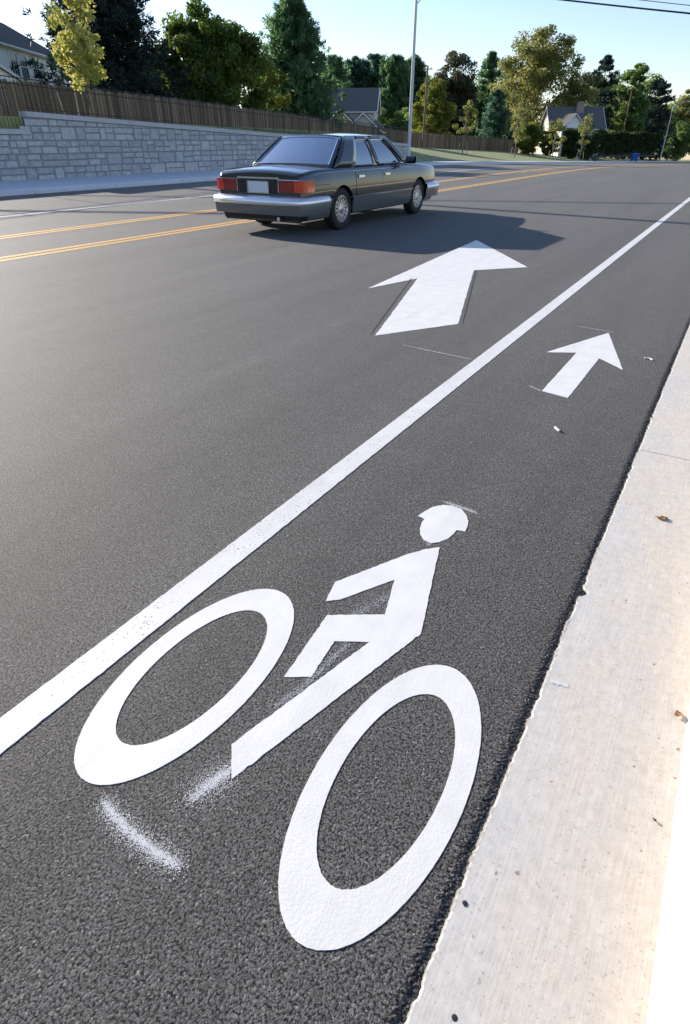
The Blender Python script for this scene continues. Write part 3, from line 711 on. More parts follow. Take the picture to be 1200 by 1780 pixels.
conifer('broad blue green pine behind the reddish end of the fence', x, y, h, 6.6, .4, LF['blue'], 74, whorls=16, nb=9, tufts=7, per=18, nl=.5, nw=.07, group=GT, power=.5, tr=.18)
x, y, h = place(948, 128, 52)
deciduous('great olive green tree with bare limbs above the chimney house', x, y, h, 15.0, 3.6, LF['olive'], 75, nclump=150, per=110, leaf=.30, env='round', bark='bark_pale', group='far trees along the skyline', tr=.30, clr=.19)
x, y, h = place(1012, 126, 122)
deciduous('lower olive brown tree right of the chimney', x, y, h, 8.5, 3.2, LF['olive'], 76, nclump=60, per=110, leaf=.28, env='vase', group='far trees along the skyline', tr=.18, clr=.22)
x, y, h = place(1018, 140, 76)
deciduous('thin nearly bare tree rising behind the olive trees', x, y, h, 7.0, 5, LF['purple'], 77, nclump=40, per=16, leaf=.26, env='vase', bark='bark_pale', group='far trees along the skyline', tr=.16, clr=.22, name='bare_tree')
x, y, h = place(1058, 138, 98)
conifer('dark tiered pine with a flat rounded top right of the olive trees', x, y, h, 8.0, 5.0, LF['dark'], 78, whorls=13, nb=7, tufts=7, per=22, nl=.6, nw=.09, group='far trees along the skyline', power=.45, tr=.22, gap=.2)
x, y, h = place(1112, 142, 104)
deciduous('tall green tree leaning right towards its pointed top, far right', x, y, h, 6.6, .8, LF['mid'], 79, nclump=120, per=150, leaf=.30, env='egg', group='far trees along the skyline', tr=.2, lean=.10)
x, y, h = place(1150, 172, 138)
conifer('dark broad conifer behind the right hand street lamp', x, y, h, 13.0, .8, LF['dark'], 80, whorls=18, nb=9, tufts=8, per=20, nl=.65, nw=.10, group='far trees along the skyline', power=.5, tr=.25)
x, y, h = place(1086, 150, 165)
conifer('lower dark conifer between the hedge and the leaning tree', x, y, h, 9.0, .8, LF['dark'], 81, whorls=15, nb=8, tufts=7, per=20, nl=.65, nw=.10, group='far trees along the skyline', power=.5, tr=.2)
x, y, h = place(1210, 185, 150)
deciduous('yellowish tree cut by the right edge of the picture', x, y, h, 8.0, 1.0, LF['olive'], 82, nclump=60, per=110, leaf=.32, group='far trees along the skyline', tr=.2)
x, y, h = place(1188, 180, 212)
deciduous('low rounded green bush at the far right behind the lamp base', x, y, h, 9.0, .1, LF['mid'], 83, nclump=60, per=110, leaf=.32, tr=.1, name='bush')
x, y, h = place(925, 104, 210)
deciduous('rounded olive green bush left of the chimney house', x, y, h, 4.6, .05, LF['bush'], 84, nclump=60, per=160, leaf=.17, tr=.08, name='bush')
GS = 'young staked trees on the grass verge'
for px, F, yt, cw, lab, sd in ((813, 78, 170, 2.2, 'thin sparse sapling in front of the reddish board fence, leftmost on the verge', 91), (907, 88, 176, 2.4, 'yellowish sapling in front of the olive bush', 92), (972, 92, 197, 2.4, 'round headed yellow sapling in front of the chimney house', 93), (1023, 95, 193, 2.2, 'narrow yellow sapling right of the chimney house', 94)):
    x, y, h = place(px, F, yt); z = Tz(x, y)
    deciduous(lab, x, y, h, cw, h*.28, LF['sapling'], sd, nclump=26, per=46, leaf=.17, env='egg', bark='bark_pale', tr=.06, group=GS, clr=.3, name='sapling', sparse=.55)
    for s_, w in ((-1, 'left'), (1, 'right')):
        b = MB(); dx_, dy_ = lw(.55*s_, 0); b.tube([(x + dx_, y + dy_, Tz(x + dx_, y + dy_) - .1), (x + dx_*.7, y + dy_*.7, z + 1.15)], .035, 6)
        tag(b.build('tree_stake', M['stake']), 'short %s hand stake of the %s' % (w, lab.split(' in front')[0].split(' right of')[0]), 'stake', 'stakes of the verge saplings')
for px, F, yt, cw, lab, sd, lf in ((958, 109, 226, 3.4, 'leafy shrub at the left wall of the chimney house', 85, 'bush'), (998, 108, 224, 3.6, 'dark shrub in front of the porch gable', 86, 'hedge'), (1032, 108, 218, 4.6, 'dark shrub at the right wall of the chimney house', 87, 'hedge')):
    x, y, h = place(px, F, yt); deciduous(lab, x, y, h, cw, .02, LF[lf], sd, nclump=55, per=130, leaf=.17, tr=.07, name='bush')
for i, (px, F, yt, cw, lf, lab) in enumerate(((572, 128, 118, 8, 'mid', 'shadowy leafy tree filling the gap beside the bushy pine'), (606, 134, 112, 8, 'maple', 'leafy tree behind the left end of the grey roof'), (640, 136, 108, 9, 'mid', 'leafy tree behind the middle of the grey roof'), (676, 134, 110, 9, 'maple', 'leafy tree behind the right end of the grey roof'), (708, 138, 104, 9, 'mid', 'leafy tree far behind the street lamp pole'),
        (740, 140, 128, 8, 'maple', 'leafy tree far behind the brown utility pole'), (826, 142, 120, 8, 'maple', 'leafy tree behind the right side of the dull round tree'), (884, 146, 118, 9, 'mid', 'leafy tree behind the left side of the great olive tree'), (905, 138, 160, 9, 'maple', 'dark leafy tree low behind the great olive tree'), (985, 146, 160, 10, 'maple', 'dark leafy tree low behind the chimney'), (1052, 148, 150, 9, 'mid', 'leafy tree below the dark tiered pine'), (1125, 160, 168, 10, 'maple', 'dark leafy tree behind the blue bin'), (1172, 168, 176, 10, 'maple', 'dark leafy tree behind the far street lamp'), (1036, 150, 128, 9, 'mid', 'leafy tree between the olive trees and the tiered pine'), (1082, 152, 132, 9, 'mid', 'leafy tree between the tiered pine and the leaning tree'), (1132, 155, 124, 8, 'mid', 'leafy tree at the right side of the leaning tree'), (1190, 160, 160, 9, 'mid', 'leafy tree at the right edge above the low bush'), (772, 150, 130, 8, 'mid', 'leafy tree low behind the left side of the dull round tree'), (838, 150, 126, 8, 'mid', 'leafy tree behind the left side of the narrow dark pine'))):
    x, y, h = place(px, F*1.35, yt); deciduous(lab, x, y, h, cw*1.4, .3, LF[lf], 300 + i, nclump=50, per=95, leaf=.44, env='egg', group='far trees along the skyline', tr=.2, clr=.32)
# clipped hedge
def hedge(px0, px1, F, yt, lab, seed, dep=2.2):
    r = np.random.default_rng(seed); a = pt(px0, 280, F); c = pt(px1, 280, F + 6); t = thing('hedge', lab, 'hedge', (a.x, a.y, Tz(a.x, a.y)))
    L = math.hypot(c.x-a.x, c.y-a.y); d = np.array([(c.x-a.x)/L, (c.y-a.y)/L, 0]); nr = np.array([-d[1], d[0], 0]); hh = pt(px0, yt, F).z - Tz(a.x, a.y)
    n = int(L*2600/2); s = r.random(n)*L; w = (r.random(n)-.5)*dep; z = r.random(n)**.6*hh*(1 + .05*np.sin(s*1.3)) 
    k = r.random(n) < .5; z = np.where(k, hh*(1 + .05*np.sin(s*1.3) - .10*(2*w/dep)**2) + r.normal(size=n)*.08, z); w = np.where(k, w, np.where(r.random(n) < .7, -dep/2, dep/2) + r.normal(size=n)*.10)
    cen = d*s[:, None] + nr*w[:, None] + np.array([0, 0, 1])*z[:, None]
    u = unit(r.normal(size=(n, 3))); leaf_mesh('foliage', cen, u*.16, frame(r, u, n)*.11, np.clip(r.normal(.5, .25, n), 0, 1), LF['hedge'], t)
    core = MB(); P = lambda s_, w_, z_: tuple(d*s_ + nr*w_ + np.array([0, 0, z_]))
    e = dep/2 - .15; q = [P(0, -e, -.3), P(L, -e, -.3), P(L, e, -.3), P(0, e, -.3), P(0, -e, hh-.2), P(L, -e, hh-.2), P(L, e, hh-.2), P(0, e, hh-.2)]
    core.v = q; core.f = [(4,5,6,7), (0,1,5,4), (1,2,6,5), (2,3,7,6), (3,0,4,7)]; core.build('dark_core', M['bark'], t)  # solid box added to darken the inside of the hedge
hedge(980, 1128, 124, 231, 'long dark clipped hedge with a sunlit top beside the blue bin', 3)

# ------------------------------------------------------------------ poles, lamps, cables
def tubep(name, pts, rad, m, parent, n=8, smooth=60):
    b = MB(); b.tube(pts, rad, n); return b.build(name, m, parent, smooth=smooth)
def street_lamp(px, F, label, arm_rz):
    p = pt(px, 280, F); z = Tz(p.x, p.y) if p.x < -19.8 else float(zr(p.y)) + .15
    t = thing('street_lamp', label, 'street lamp', (p.x, p.y, z), arm_rz, 'street lamps')
    tubep('pole', [(0, 0, 0), (0, 0, 8.6)], [.115, .075], M['galv'], t, 12)
    b = MB(); b.box((0, 0, .02), (.36, .36, .04)); b.lathe([(.16, .04), (.15, .16), (.118, .2)], n=14); b.build('base_plate', M['galv'], t)
    hb_ = MB(); hb_.box((-.12, 0, .6), (.02, .10, .22)); hb_.build('hand_hole_cover', M['galv'], t)
    a = tubep('arm', [(0, 0, 8.45), (.9, 0, 9.0), (1.9, 0, 9.35), (2.6, 0, 9.42)], [.032, .03, .028, .028], M['galv'], t)
    tubep('brace', [(0, 0, 7.85), (.7, 0, 8.45), (1.5, 0, 9.0), (2.2, 0, 9.36)], [.028, .026, .024, .022], M['galv'], t)
    hm = MB(); hm.quadgrid([[(2.5 + .75*u, .17*math.sin(math.pi*min(1, .25 + u*.9))*math.cos(k*math.pi/6), 9.42 + .09*math.sin(math.pi*(.15 + .8*u))*math.sin(k*math.pi/6)) for k in range(12)] for u in np.linspace(0, 1, 8)], closed=True)
    lo = hm.build('lamp_head', M['galv'], t, smooth=60); g = MB(); g.lathe([(.0001, -.09), (.08, -.075), (.13, -.02), (.14, 0)], 'z', (2.95, 0, 9.40), 14); g.build('lens', M['lens'], lo, smooth=60)
    return t
ax = YAW + R(4)
street_lamp(710, 44.2, 'tall pale street lamp pole rising out of the top of the picture behind the sedan', ax)
street_lamp(1147, 143, 'small distant street lamp with a two tube arm at the far right', ax + R(8)).scale = (1.1, 1.1, 1.1)
def utility_pole(px, F, yt, label, lean=(0, 0)):
    x, y, h = place(px, F, yt); t = thing('utility_pole', label, 'utility pole', (x, y, Tz(x, y)), 0, 'wooden utility poles')
    tubep('pole', [(0, 0, -.2), (lean[0], lean[1], h)], [.16, .11], M['pole_wood'], t, 9)
    ca = MB(); ca.box((lean[0], lean[1], h - .35), (1.3, .09, .10), None); ca.build('crossarm', M['pole_wood'], t)
    for k in (-.5, 0.5):
        i_ = MB(); i_.lathe([(.03, 0), (.05, .05), (.03, .10), (.05, .13), (.0001, .16)], 'z', (lean[0] + k, lean[1], h - .30), 8); i_.build('insulator', M['cap'], t)
utility_pole(744, 90, 114, 'thin brown utility pole just right of the tall street lamp')
utility_pole(1100, 138, 152, 'far brown utility pole among the conifers on the right')
def cable(name, a, b_, sag, rad, label, group='overhead cables'):
    a, b_ = Vector(a), Vector(b_); P = []
    for k in range(33):
        t = k/32; p = a.lerp(b_, t); p.z -= sag*4*t*(1-t); P.append(p)
    b = MB(); b.tube(P, rad, 6); tag(b.build(name, M['cable'], smooth=60), label, 'cable', group)
def cab_px(p0, p1, F0, F1, rad, label, ext=1.2, sag=.15):
    a = pt(*p0, F0); c = pt(*p1, F1); d = c - a; cable('overhead_cable', a - d*ext, c + d*ext, sag, rad, label)
cab_px((1000, -1), (1200, 20), 26, 24, .026, 'thick dark overhead cable crossing the upper right corner', sag=.05)
cab_px((1125, -2), (1200, 6), 27, 25.6, .013, 'thin overhead cable above the thick one at the upper right corner', ext=2.5, sag=.05)
cab_px((232, -6), (330, 34), 70, 72, .011, 'faint thin overhead wire above the round maple', ext=1.0)
def shadow_cable(p, q, z, rad, label, e0=.4, e1=.4):
    """a span high over the houses on the left; p and q are where its shadow lies on the road"""
    o = SUN_TO*(z/SUN_TO.z); a, c = Vector((*p, 0)), Vector((*q, 0)); d = c - a; cable('overhead_cable', a - d*e0 + o, c + d*e1 + o, .0, rad, label)
shadow_cable((-6.41, 14.72), (-.78, 13.94), 9.6, .13, 'thick cable bundle high on the left, shading the road ahead of the sedan', 2.0, .8)
shadow_cable((-14.36, 8.55), (-10.77, 10.2), 9.0, .075, 'high cable on the left, above the picture, shading the far lanes', 1.0, .5)
shadow_cable((-17.64, 11.75), (-12.91, 13.69), 9.0, .05, 'thinner high cable on the left, above the picture, shading the far kerb lane', .8, 2.6)

# ------------------------------------------------------------------ houses
def house(label, o, rz, L, Wd, eave, ridge, wallm, roofm, wins=(), chim=None, name='house', oh=.35, gable_trim=True):
    t = thing(name, label, 'house', o, rz); hw = Wd/2
    b = MB(); b.v = [(0,-hw,-1.5), (L,-hw,-1.5), (L,hw,-1.5), (0,hw,-1.5), (0,-hw,eave), (L,-hw,eave), (L,hw,eave), (0,hw,eave), (0,0,ridge), (L,0,ridge)]
    b.f = [(0,1,5,4), (2,3,7,6), (1,2,6,9,5), (3,0,4,8,7)]; b.build('wall', wallm, t)
    k = (ridge-eave)/hw; r = MB()
    for s in (-1, 1):
        ye = s*(hw + oh); ze = eave - k*oh + .04; zt = ridge + .04; th = .16
        P = [(-oh, ye, ze), (L+oh, ye, ze), (L+oh, 0, zt), (-oh, 0, zt), (-oh, ye, ze-th), (L+oh, ye, ze-th), (L+oh, 0, zt-th), (-oh, 0, zt-th)]
        n0 = len(r.v); r.v.extend(P)
        for q in ((0,1,2,3), (7,6,5,4), (0,4,5,1), (1,5,6,2), (3,7,4,0)): r.f.append(tuple(n0+i for i in (q if s < 0 else q[::-1])))
    ro = r.build('roof', roofm, t)
    tr = MB()
    for s in (-1, 1):
        tr.tube([(-oh-.02, s*(hw+oh+.02), eave-k*oh-.06), (L+oh+.02, s*(hw+oh+.02), eave-k*oh-.06)], .075, 4)
        for xe in (-oh-.03, L+oh+.03): tr.tube([(xe, s*(hw+oh), eave-k*oh-.04), (xe, 0, ridge-.04)], .08, 4)
    tr.build('fascia', M['trim'], t)
    if chim:
        cx_, cy_, w_, zc_ = chim; c = MB(); c.box((cx_, cy_, zc_/2 + .5), (w_, w_*.7, zc_ + 1)); c.box((cx_, cy_, zc_ + 1.06), (w_+.16, w_*.7+.16, .14)); c.box((cx_, cy_, zc_ + 1.2), (w_*.6, w_*.4, .16)); c.build('chimney', M['brick'], t if False else ro)
    for (side, u, z, w, h) in wins:
        f_ = MB(); g = MB()
        def P(du, dz, out):
            if side == 'r': return (u + du, -hw - out, z + dz)
            if side == 'l': return (u + du, hw + out, z + dz)
            if side == 'e': return (L + out, u + du, z + dz)
            return (-out, u + du, z + dz)
        def bar(a0, a1, c0, c1, o0, o1, mb):
            q = [P(a0, c0, o0), P(a1, c0, o0), P(a1, c1, o0), P(a0, c1, o0), P(a0, c0, o1), P(a1, c0, o1), P(a1, c1, o1), P(a0, c1, o1)]
            n0 = len(mb.v); mb.v.extend(q)
            for e in ((4,5,6,7), (0,1,5,4), (1,2,6,5), (2,3,7,6), (3,0,4,7)): mb.f.append(tuple(n0+i for i in e))
        fw = .09
        bar(-w/2-fw, -w/2, -fw, h+fw, 0, .06, f_); bar(w/2, w/2+fw, -fw, h+fw, 0, .06, f_); bar(-w/2, w/2, h, h+fw, 0, .06, f_); bar(-w/2, w/2, -fw, 0, 0, .08, f_)
        bar(-w/2, w/2, h/2-.03, h/2+.03, 0, .05, f_)
        for k2 in (1, 2): bar(-w/2 + w*k2/3 - .015, -w/2 + w*k2/3 + .015, 0, h, 0, .04, f_)
        bar(-w/2, w/2, 0, h, 0, .02, g)
        fo_ = f_.build('window_or_porch_front', M['trim'], t, recalc=True); g.build('pane_or_porch_shade', M['win'], fo_, recalc=True)
    return t
# white house at the left edge (its long side recedes away from the camera)
hp = pt(-8, 200, 51); _o = lw(-5.0, 0); hp.x += _o[0]; hp.y += _o[1]; hz = Tz(hp.x, hp.y); Hd = YAW + R(90) + R(1)
ev = pt(0, 72, 51.5).z - hz + .42
hA = house('white two storey house with dark roof at the left edge behind the conifer', (hp.x, hp.y, hz), Hd, 16, 10, ev, ev + 2.6, M['siding'], M['roof_dark'],
      wins=(('r', 5.1, ev - 2.0, 1.25, 1.4), ('r', 6.75, ev - 2.0, 1.25, 1.4), ('r', 1.0, ev - 1.9, 1.3, 1.35), ('r', 9, ev - 1.9, 1.3, 1.35)))
# garage wing in front of it
gq = pt(-26, 200, 45.5); gz = Tz(gq.x, gq.y); ez = pt(52, 140, 45.5).z - gz; rz_ = pt(-26, 78, 45.5).z - gz
house('low white garage gable in front of the two storey house', (gq.x, gq.y, gz), Hd + R(48), 4.5, 6.4, ez, rz_, M['siding'], M['roof_dark'], name='garage')
# white house glimpsed between the conifer and the maple
q = pt(240, 200, 84); z = Tz(q.x, q.y); e = pt(266, 150, 84).z - z
house('pale house glimpsed between the dark conifer and the maple', (q.x, q.y, z), YAW + R(8), 12, 8, e, e + 2.4, M['siding'], M['roof_dark'])
# grey roofed house in the middle
q = pt(548, 200, 88); z = Tz(q.x, q.y); e = pt(640, 194, 90).z - z; rg = pt(600, 156, 90).z - z
house('grey roofed white house between the bushy pine and the street lamp', (q.x, q.y, z), YAW - R(6), 7.6, 7, e, rg, M['cream'], M['roof'], wins=(('r', 6.6, e-1.9, .9, 1.3), ('e', 0, e-1.2, .9, 1.2)))
for pxa, yt, lab, wm in ((592, 190, 'small brick gable in front of the grey roof', 'brick'), (632, 196, 'small dark roofed gable at the right of the grey roof', 'cream')):
    q = pt(pxa, 215, 83); z = Tz(q.x, q.y); rg = pt(pxa, yt, 83).z - z
    house(lab, (q.x, q.y, z), YAW + R(90) - R(14), 3.6, 4.2, rg - 1.7, rg, M[wm], M['roof'], name='garage', oh=.25)
# house with the chimney
q = pt(945, 250, 121); z = Tz(q.x, q.y); e = pt(960, 222, 121).z - z; rg = pt(990, 187, 124).z - z
house('dark roofed house with a brick chimney behind the saplings', (q.x, q.y, z), YAW - R(4), 8.6, 8, e, rg, M['cream'], M['roof'], chim=(5.0, -.9, 1.15, rg - .6))
q = pt(992, 250, 113); z = Tz(q.x, q.y); rg = pt(993, 197, 113).z - z
house('pale porch gable in front of the chimney house', (q.x, q.y, z), YAW + R(90), 4, 3.6, rg - 1.75, rg, M['siding'], M['roof_dark'], name='porch', wins=(('w', 0, .05, 2.7, max(rg - 2.0, 1.0)),))  # wide dark window put in for the shade inside the porch
# blue bin
q = pt(1103, 276, 117); z = Tz(q.x, q.y) if q.x < -19.8 else float(zr(q.y)) + .15
bn = thing('recycling_bin', 'blue wheeled bin at the end of the hedge by the road', 'bin', (q.x, q.y, z), YAW)
b = MB(); b.quadgrid([[(-a, -a*.9, h), (a, -a*.9, h), (a, a*.9, h), (-a, a*.9, h)] for a, h in ((.42, .08), (.55, 1.05), (.60, 1.05), (.60, 1.10))], closed=True); b.build('bin_body', M['blue'], bn)
b = MB(); b.quadgrid([[(-a, -a*.9, h), (a, -a*.9, h), (a, a*.9, h), (-a, a*.9, h)] for a, h in ((.62, 1.105), (.62, 1.15), (.4, 1.22), (.01, 1.23))], closed=True); b.build('lid', M['blue'], bn)
for s in (-1, 1):
    b = MB(); b.lathe([(.0001, -.03), (.13, -.03), (.13, .03), (.0001, .03)], 'x', (s*.45, .42, .13), 14); b.build('wheel', M['rubber'], bn)

# ------------------------------------------------------------------ the sedan
CARX, CARY = -6.90, 11.22
car = thing('sedan', 'dark boxy four door sedan with red tail lamps driving away in the left lane', 'car', (CARX, CARY, 0)); car.scale = (1.035, 1.04, 1.035)
YR, YF, RW = -1.40, 1.56, .318
def cw_(y):
    w = .905
    if y < -1.7: w -= .045*((-1.7 - y)/.8)**2
    if y > 1.6: w -= .075*((y - 1.6)/.9)**2
    if y < -2.42: w -= .05*((-2.42 - y)/.08)**2
    if y > 2.42: w -= .06*((y - 2.42)/.08)**2
    return w
def czs(y):
    z = .925
    if y < -1.5: z -= .012*(-1.5 - y)
    if y < -1.95: z -= .052*((-1.95 - y)/.55)**2
    if y > .9: z -= .095*((y - .9)/1.6)**1.6
    if y < -2.42: z -= .025*((-2.42 - y)/.08)**2
    return z
PZ = [.19, .24, .34, .46, .56, .64, .72, .80, .87, .94]; PX = [.90, .945, .972, .988, 1.0, 1.0, .994, .982, .962, .935]
def sx(y, z):
    return cw_(y)*float(np.interp(z*(.925/czs(y)) if z > .6 else z, PZ, PX))
AR = .365
def arch(y):
    for yc in (YR, YF):
        d = abs(y - yc)
        if d < AR: return .318 + math.sqrt(max(AR*AR - d*d, 0))*.98
    return 0
st = sorted(set(list(np.linspace(-2.5, -2.40, 6)) + list(np.linspace(-2.38, 2.40, 165)) + list(np.linspace(2.42, 2.5, 5)) + [YR-AR, YR+AR, YR-AR-.001, YR+AR+.001, YF-AR, YF+AR, YF-AR-.001, YF+AR+.001]))
zl = [.215, .27, .33, .40, .47, .54, .61, .68, .75, .81, .86]
rows = []
for y in st:
    a = arch(y); zs_ = czs(y); row = [(0, y, max(.20, a)), (.62, y, max(.20, a))]
    lv = [l for l in zl[:-1]] + [zs_ - .055]
    for z in lv: z = max(z, min(a, zs_ - .07)); z = min(z, zs_ - .055); row.append((sx(y, z), y, z))
    xe = sx(y, zs_ - .055); row += [(xe - .06*(1 - math.cos(q)), y, zs_ - .055 + .055*math.sin(q)) for q in (R(18), R(36), R(54), R(72), R(90))]; xe -= .06; row[-1] = (xe, y, zs_)
    for k in (.85, .65, .42, .2, 0): xx = xe*k; row.append((xx, y, zs_ + .038*(1 - (k)**2)))
    rows.append(row)
b = MB(); b.quadgrid(rows); b.quadgrid([[(-p[0], p[1], p[2]) for p in r_] for r_ in rows], flip=True)
for r_, fl in ((rows[0], False), (rows[-1], True)):
    P = r_ + [(-p[0], p[1], p[2]) for p in r_[-2:0:-1]]; b.poly(P if fl else P[::-1])
b.build('body', M['car'], car, smooth=32, recalc=True)
def side_patch(y0, y1, z0, z1, off, s, ny=14, nz=7, avoid=True):
    rows = []; Ys = np.linspace(y0, y1, ny)
    for y in Ys:
        a = arch(y) + .03 if arch(y) else 0; lo = max(z0, a) if avoid else z0
        lo = min(lo, z1 - .002)
        zz_ = np.linspace(lo, z1, nz); rows.append([(s*(sx(y, z) - .02), y, z) for z in zz_[:1]] + [(s*(sx(y, z) + off), y, z) for z in zz_] + [(s*(sx(y, z) - .02), y, z) for z in zz_[-1:]])
    b = MB(); b.quadgrid(rows, flip=s < 0)
    for r_ in (rows[0], rows[-1]): b.poly(r_)
    return b
for s in (1, -1):
    for y0, y1 in ((-.97, -.035), (-.025, 1.02)):
        d = side_patch(y0, y1, .485, .862, .005, s).build('door', M['car'], car, smooth=35)
        h_ = MB(); yc = y0 + .16; h_.box((s*(sx(yc, .78) + .022), yc, .78), (.022, .19, .035)); h_.build('handle', M['chrome'], d, bevel=.006)
    side_patch(-2.36, 2.36, .235, .475, .012, s, ny=150).build('side_cladding', M['clad'], car, smooth=35)
    side_patch(-2.30, 2.3, .476, .492, .016, s, ny=150, nz=3).build('chrome_strip', M['chrome'], car)
# bumpers
def bumper(sg):
    path = [(-.905, sg*1.86), (-.925, sg*2.2), (-.91, sg*2.44), (-.85, sg*2.57), (-.6, sg*2.62), (-.3, sg*2.64), (0, sg*2.645)]
    path = path + [(-x, y) for x, y in path[-2::-1]]
    def sweep(sec):
        rows = []
        for i, (x, y) in enumerate(path):
            a, c = path[max(i-1, 0)], path[min(i+1, len(path)-1)]; t = Vector((c[0]-a[0], c[1]-a[1])).normalized(); n = Vector((-t.y, t.x))*(1 if sg > 0 else -1)
            rows.append([(x + n.x*o_, y + n.y*o_, z) for o_, z in sec])
        b = MB(); b.quadgrid(rows); return b
    bo = sweep([(-.10, .30), (.012, .30), (.022, .36), (.022, .445), (-.10, .445)]).build('bumper', M['clad'], car, smooth=40, recalc=True)
    sweep([(-.11, .440), (.034, .440), (.046, .455), (.044, .50), (.024, .535), (-.03, .556), (-.14, .56)]).build('chrome_trim', M['satin'], bo, smooth=50, recalc=True)
bumper(-1); bumper(1)
b = MB(); b.box((0, -2.44, .30), (1.55, .14, .22)); b.build('rear_valance', M['black'], car, bevel=.03)
# tail
for s in (1, -1):
    b = MB(); b.tube([(s*(sx(y, .70) + .001), y, .70 + .006*math.sin(y)) for y in np.linspace(-2.22, -1.80, 8)] if s < 0 else [(s*(sx(y, .705) + .001), y, .705) for y in np.linspace(-2.22, -1.80, 8)], .003, 4); b.build('side_crease', M['black'], car)
    b = MB(); b.quadgrid([[(s*.405, -2.500, z), (s*.405, -2.532, z), (s*.418, -2.532, z), (s*.418, -2.500, z)] for z in (.61, .786)], closed=True); b.build('lamp_bezel', M['chrome'], car)
    b = MB(); b.tube([(s*.42, -2.528, .782), (s*.80, -2.526, .782), (s*.87, -2.502, .782), (s*.905, -2.40, .782), (s*.912, -2.26, .782)], .006, 5); b.build('lamp_trim', M['chrome'], car)
b = MB()
for z in (.594, .756): b.box((0, -2.516, z), (.43, .014, .010))
for x_ in (-.21, .21): b.box((x_, -2.516, .675), (.010, .014, .15))
b.build('plate_frame', M['chrome'], car)
for x_ in (-.14, .14):
    b = MB(); b.box((x_, -2.520, .775), (.07, .03, .02)); b.build('plate_lamp', M['black'], car, bevel=.004)
for s in (1, -1):
    b = MB(); sec = []
    def lamp(x0, x1, z0, z1, yb):
        q = MB(); q.box((s*(x0+x1)/2, yb, (z0+z1)/2), (x1-x0, .07, z1-z0)); return q
    tl = lamp(.42, .70, .618, .778, -2.490).build('tail_lamp', M['red'], car, bevel=.012)
    am = MB(); am.quadgrid([[(s*.702, -2.525, z), (s*.80, -2.523, z), (s*.868, -2.50, z), (s*.893, -2.43, z), (s*.907, -2.25, z), (s*.85, -2.25, z), (s*.702, -2.40, z)] for z in (.618, .778)], closed=True)
    am.f += [(0,1,2,3,4,5,6), (13,12,11,10,9,8,7)]; am.build('indicator', M['amber'], tl, recalc=True)
    rb_ = MB()
    for k in range(4): rb_.box((s*.56, -2.527,   .640 + .038*k), (.27, .008, .007))
    rb_.build('ribs', M['black'], tl)
b = MB(); b.box((0, -2.497, .685), (.80, .014, .19)); b.build('tail_panel', M['black'], car)
b = MB(); b.box((0, -2.512, .675), (.40, .012, .15)); pl = b.build('licence_plate', M['plate'], car, bevel=.003)
b = MB(); zt_l = czs(-1.72)
b.tube([(-.70, -1.74, zt_l + .012), (0, -1.76, zt_l + .040), (.70, -1.74, zt_l + .012)], .004, 4); b.build('boot_seam', M['black'], car)
b = MB(); b.box((0, -2.512, .800), (.82, .035, .026)); b.build('boot_chrome', M['chrome'], car, bevel=.006)
b = MB(); b.tube([(.48, -2.35, .255), (.48, -2.66, .25)], .032, 10); b.build('exhaust', M['chrome'], car)
# front
for s in (1, -1):
    b = MB(); b.box((s*.60, 2.485, .68), (.34, .06, .17)); b.build('headlight', M['lens'], car, bevel=.02)
b = MB(); b.box((0, 2.50, .67), (.72, .05, .24)); g_ = b.build('grille', M['chrome'], car, bevel=.02)
# greenhouse
AB, AT, CT, CB = Vector((.835, 1.10, .925)), Vector((.635, .42, 1.355)), Vector((.625, -.98, 1.345)), Vector((.825, -1.60, .915))
def side(u, v, off=0):
    p = (AB*(1-u) + CB*u)*(1-v) + (AT*(1-u) + CT*u)*v; p = p.copy(); p.x += .028*math.sin(math.pi*v) + off; return p
def sgrid(u0, u1, v0, v1, s, off, nu=6, nv=6):
    return [[Vector((s*side(u, v, off).x, side(u, v).y, side(u, v).z)) for v in np.linspace(v0, v1, nv)] for u in np.linspace(u0, u1, nu)]
GL = [(.085, .43), (.475, .755)]
def bg(rows, th, mb, flip):
    n = len(rows[0]); mb.quadgrid(rows, flip=flip)
for s in (1, -1):
    fr = MB(); fl = s > 0
    for u0, u1 in ((0, .085), (.43, .475), (.755, 1.0)): fr.quadgrid(sgrid(u0, u1, 0, 1, s, .0), flip=fl)
    for u0, u1 in GL: fr.quadgrid(sgrid(u0, u1, 0, .05, s, .0, nv=2), flip=fl); fr.quadgrid(sgrid(u0, u1, .9, 1, s, .0, nv=3), flip=fl)
    po = fr.build('pillar', M['car'], car, smooth=40); sm = po.modifiers.new('thickness', 'SOLIDIFY'); sm.thickness = .03; sm.offset = -1
    for u0, u1 in GL:
        g_ = MB(); g_.quadgrid(sgrid(u0 - .004, u1 + .004, .045, .905, s, -.012), flip=fl); go = g_.build('side_window', M['carglass'], car, smooth=60)
        ct = MB(); loop = [side(u0, .05, .003), side(u1, .05, .003), side(u1, .9, .003), side(u0, .9, .003), side(u0, .05, .003)]
        ct.tube([Vector((s*p.x, p.y, p.z)) for p in loop], .008, 5); ct.build('window_trim', M['chrome'], go)
    rg_ = MB(); rg_.tube([Vector((s*(side(u, 1).x + .004), side(u, 1).y, side(u, 1).z)) for u in np.linspace(0, 1, 9)], .010, 6); rg_.build('drip_rail', M['chrome'], car)
    bt = MB(); bt.tube([(s*(sx(y, czs(y)-.058) + .002), y, czs(y) - .060) for y in np.linspace(-2.2, 1.9, 30)], .007, 6); bt.build('belt_trim', M['chrome'], car)
    mi = MB(); mi.quadgrid([[(s*(.93 + .10*u), .86 + .05*math.cos(k*math.pi/5)*(1 if k else 1), .985 + .065*math.sin(k*math.pi/5)) for k in range(10)] for u in (0, .3, .9, 1.6, 1.75)], closed=True); mi.build('wing_mirror', M['car'], car, smooth=50, recalc=True)
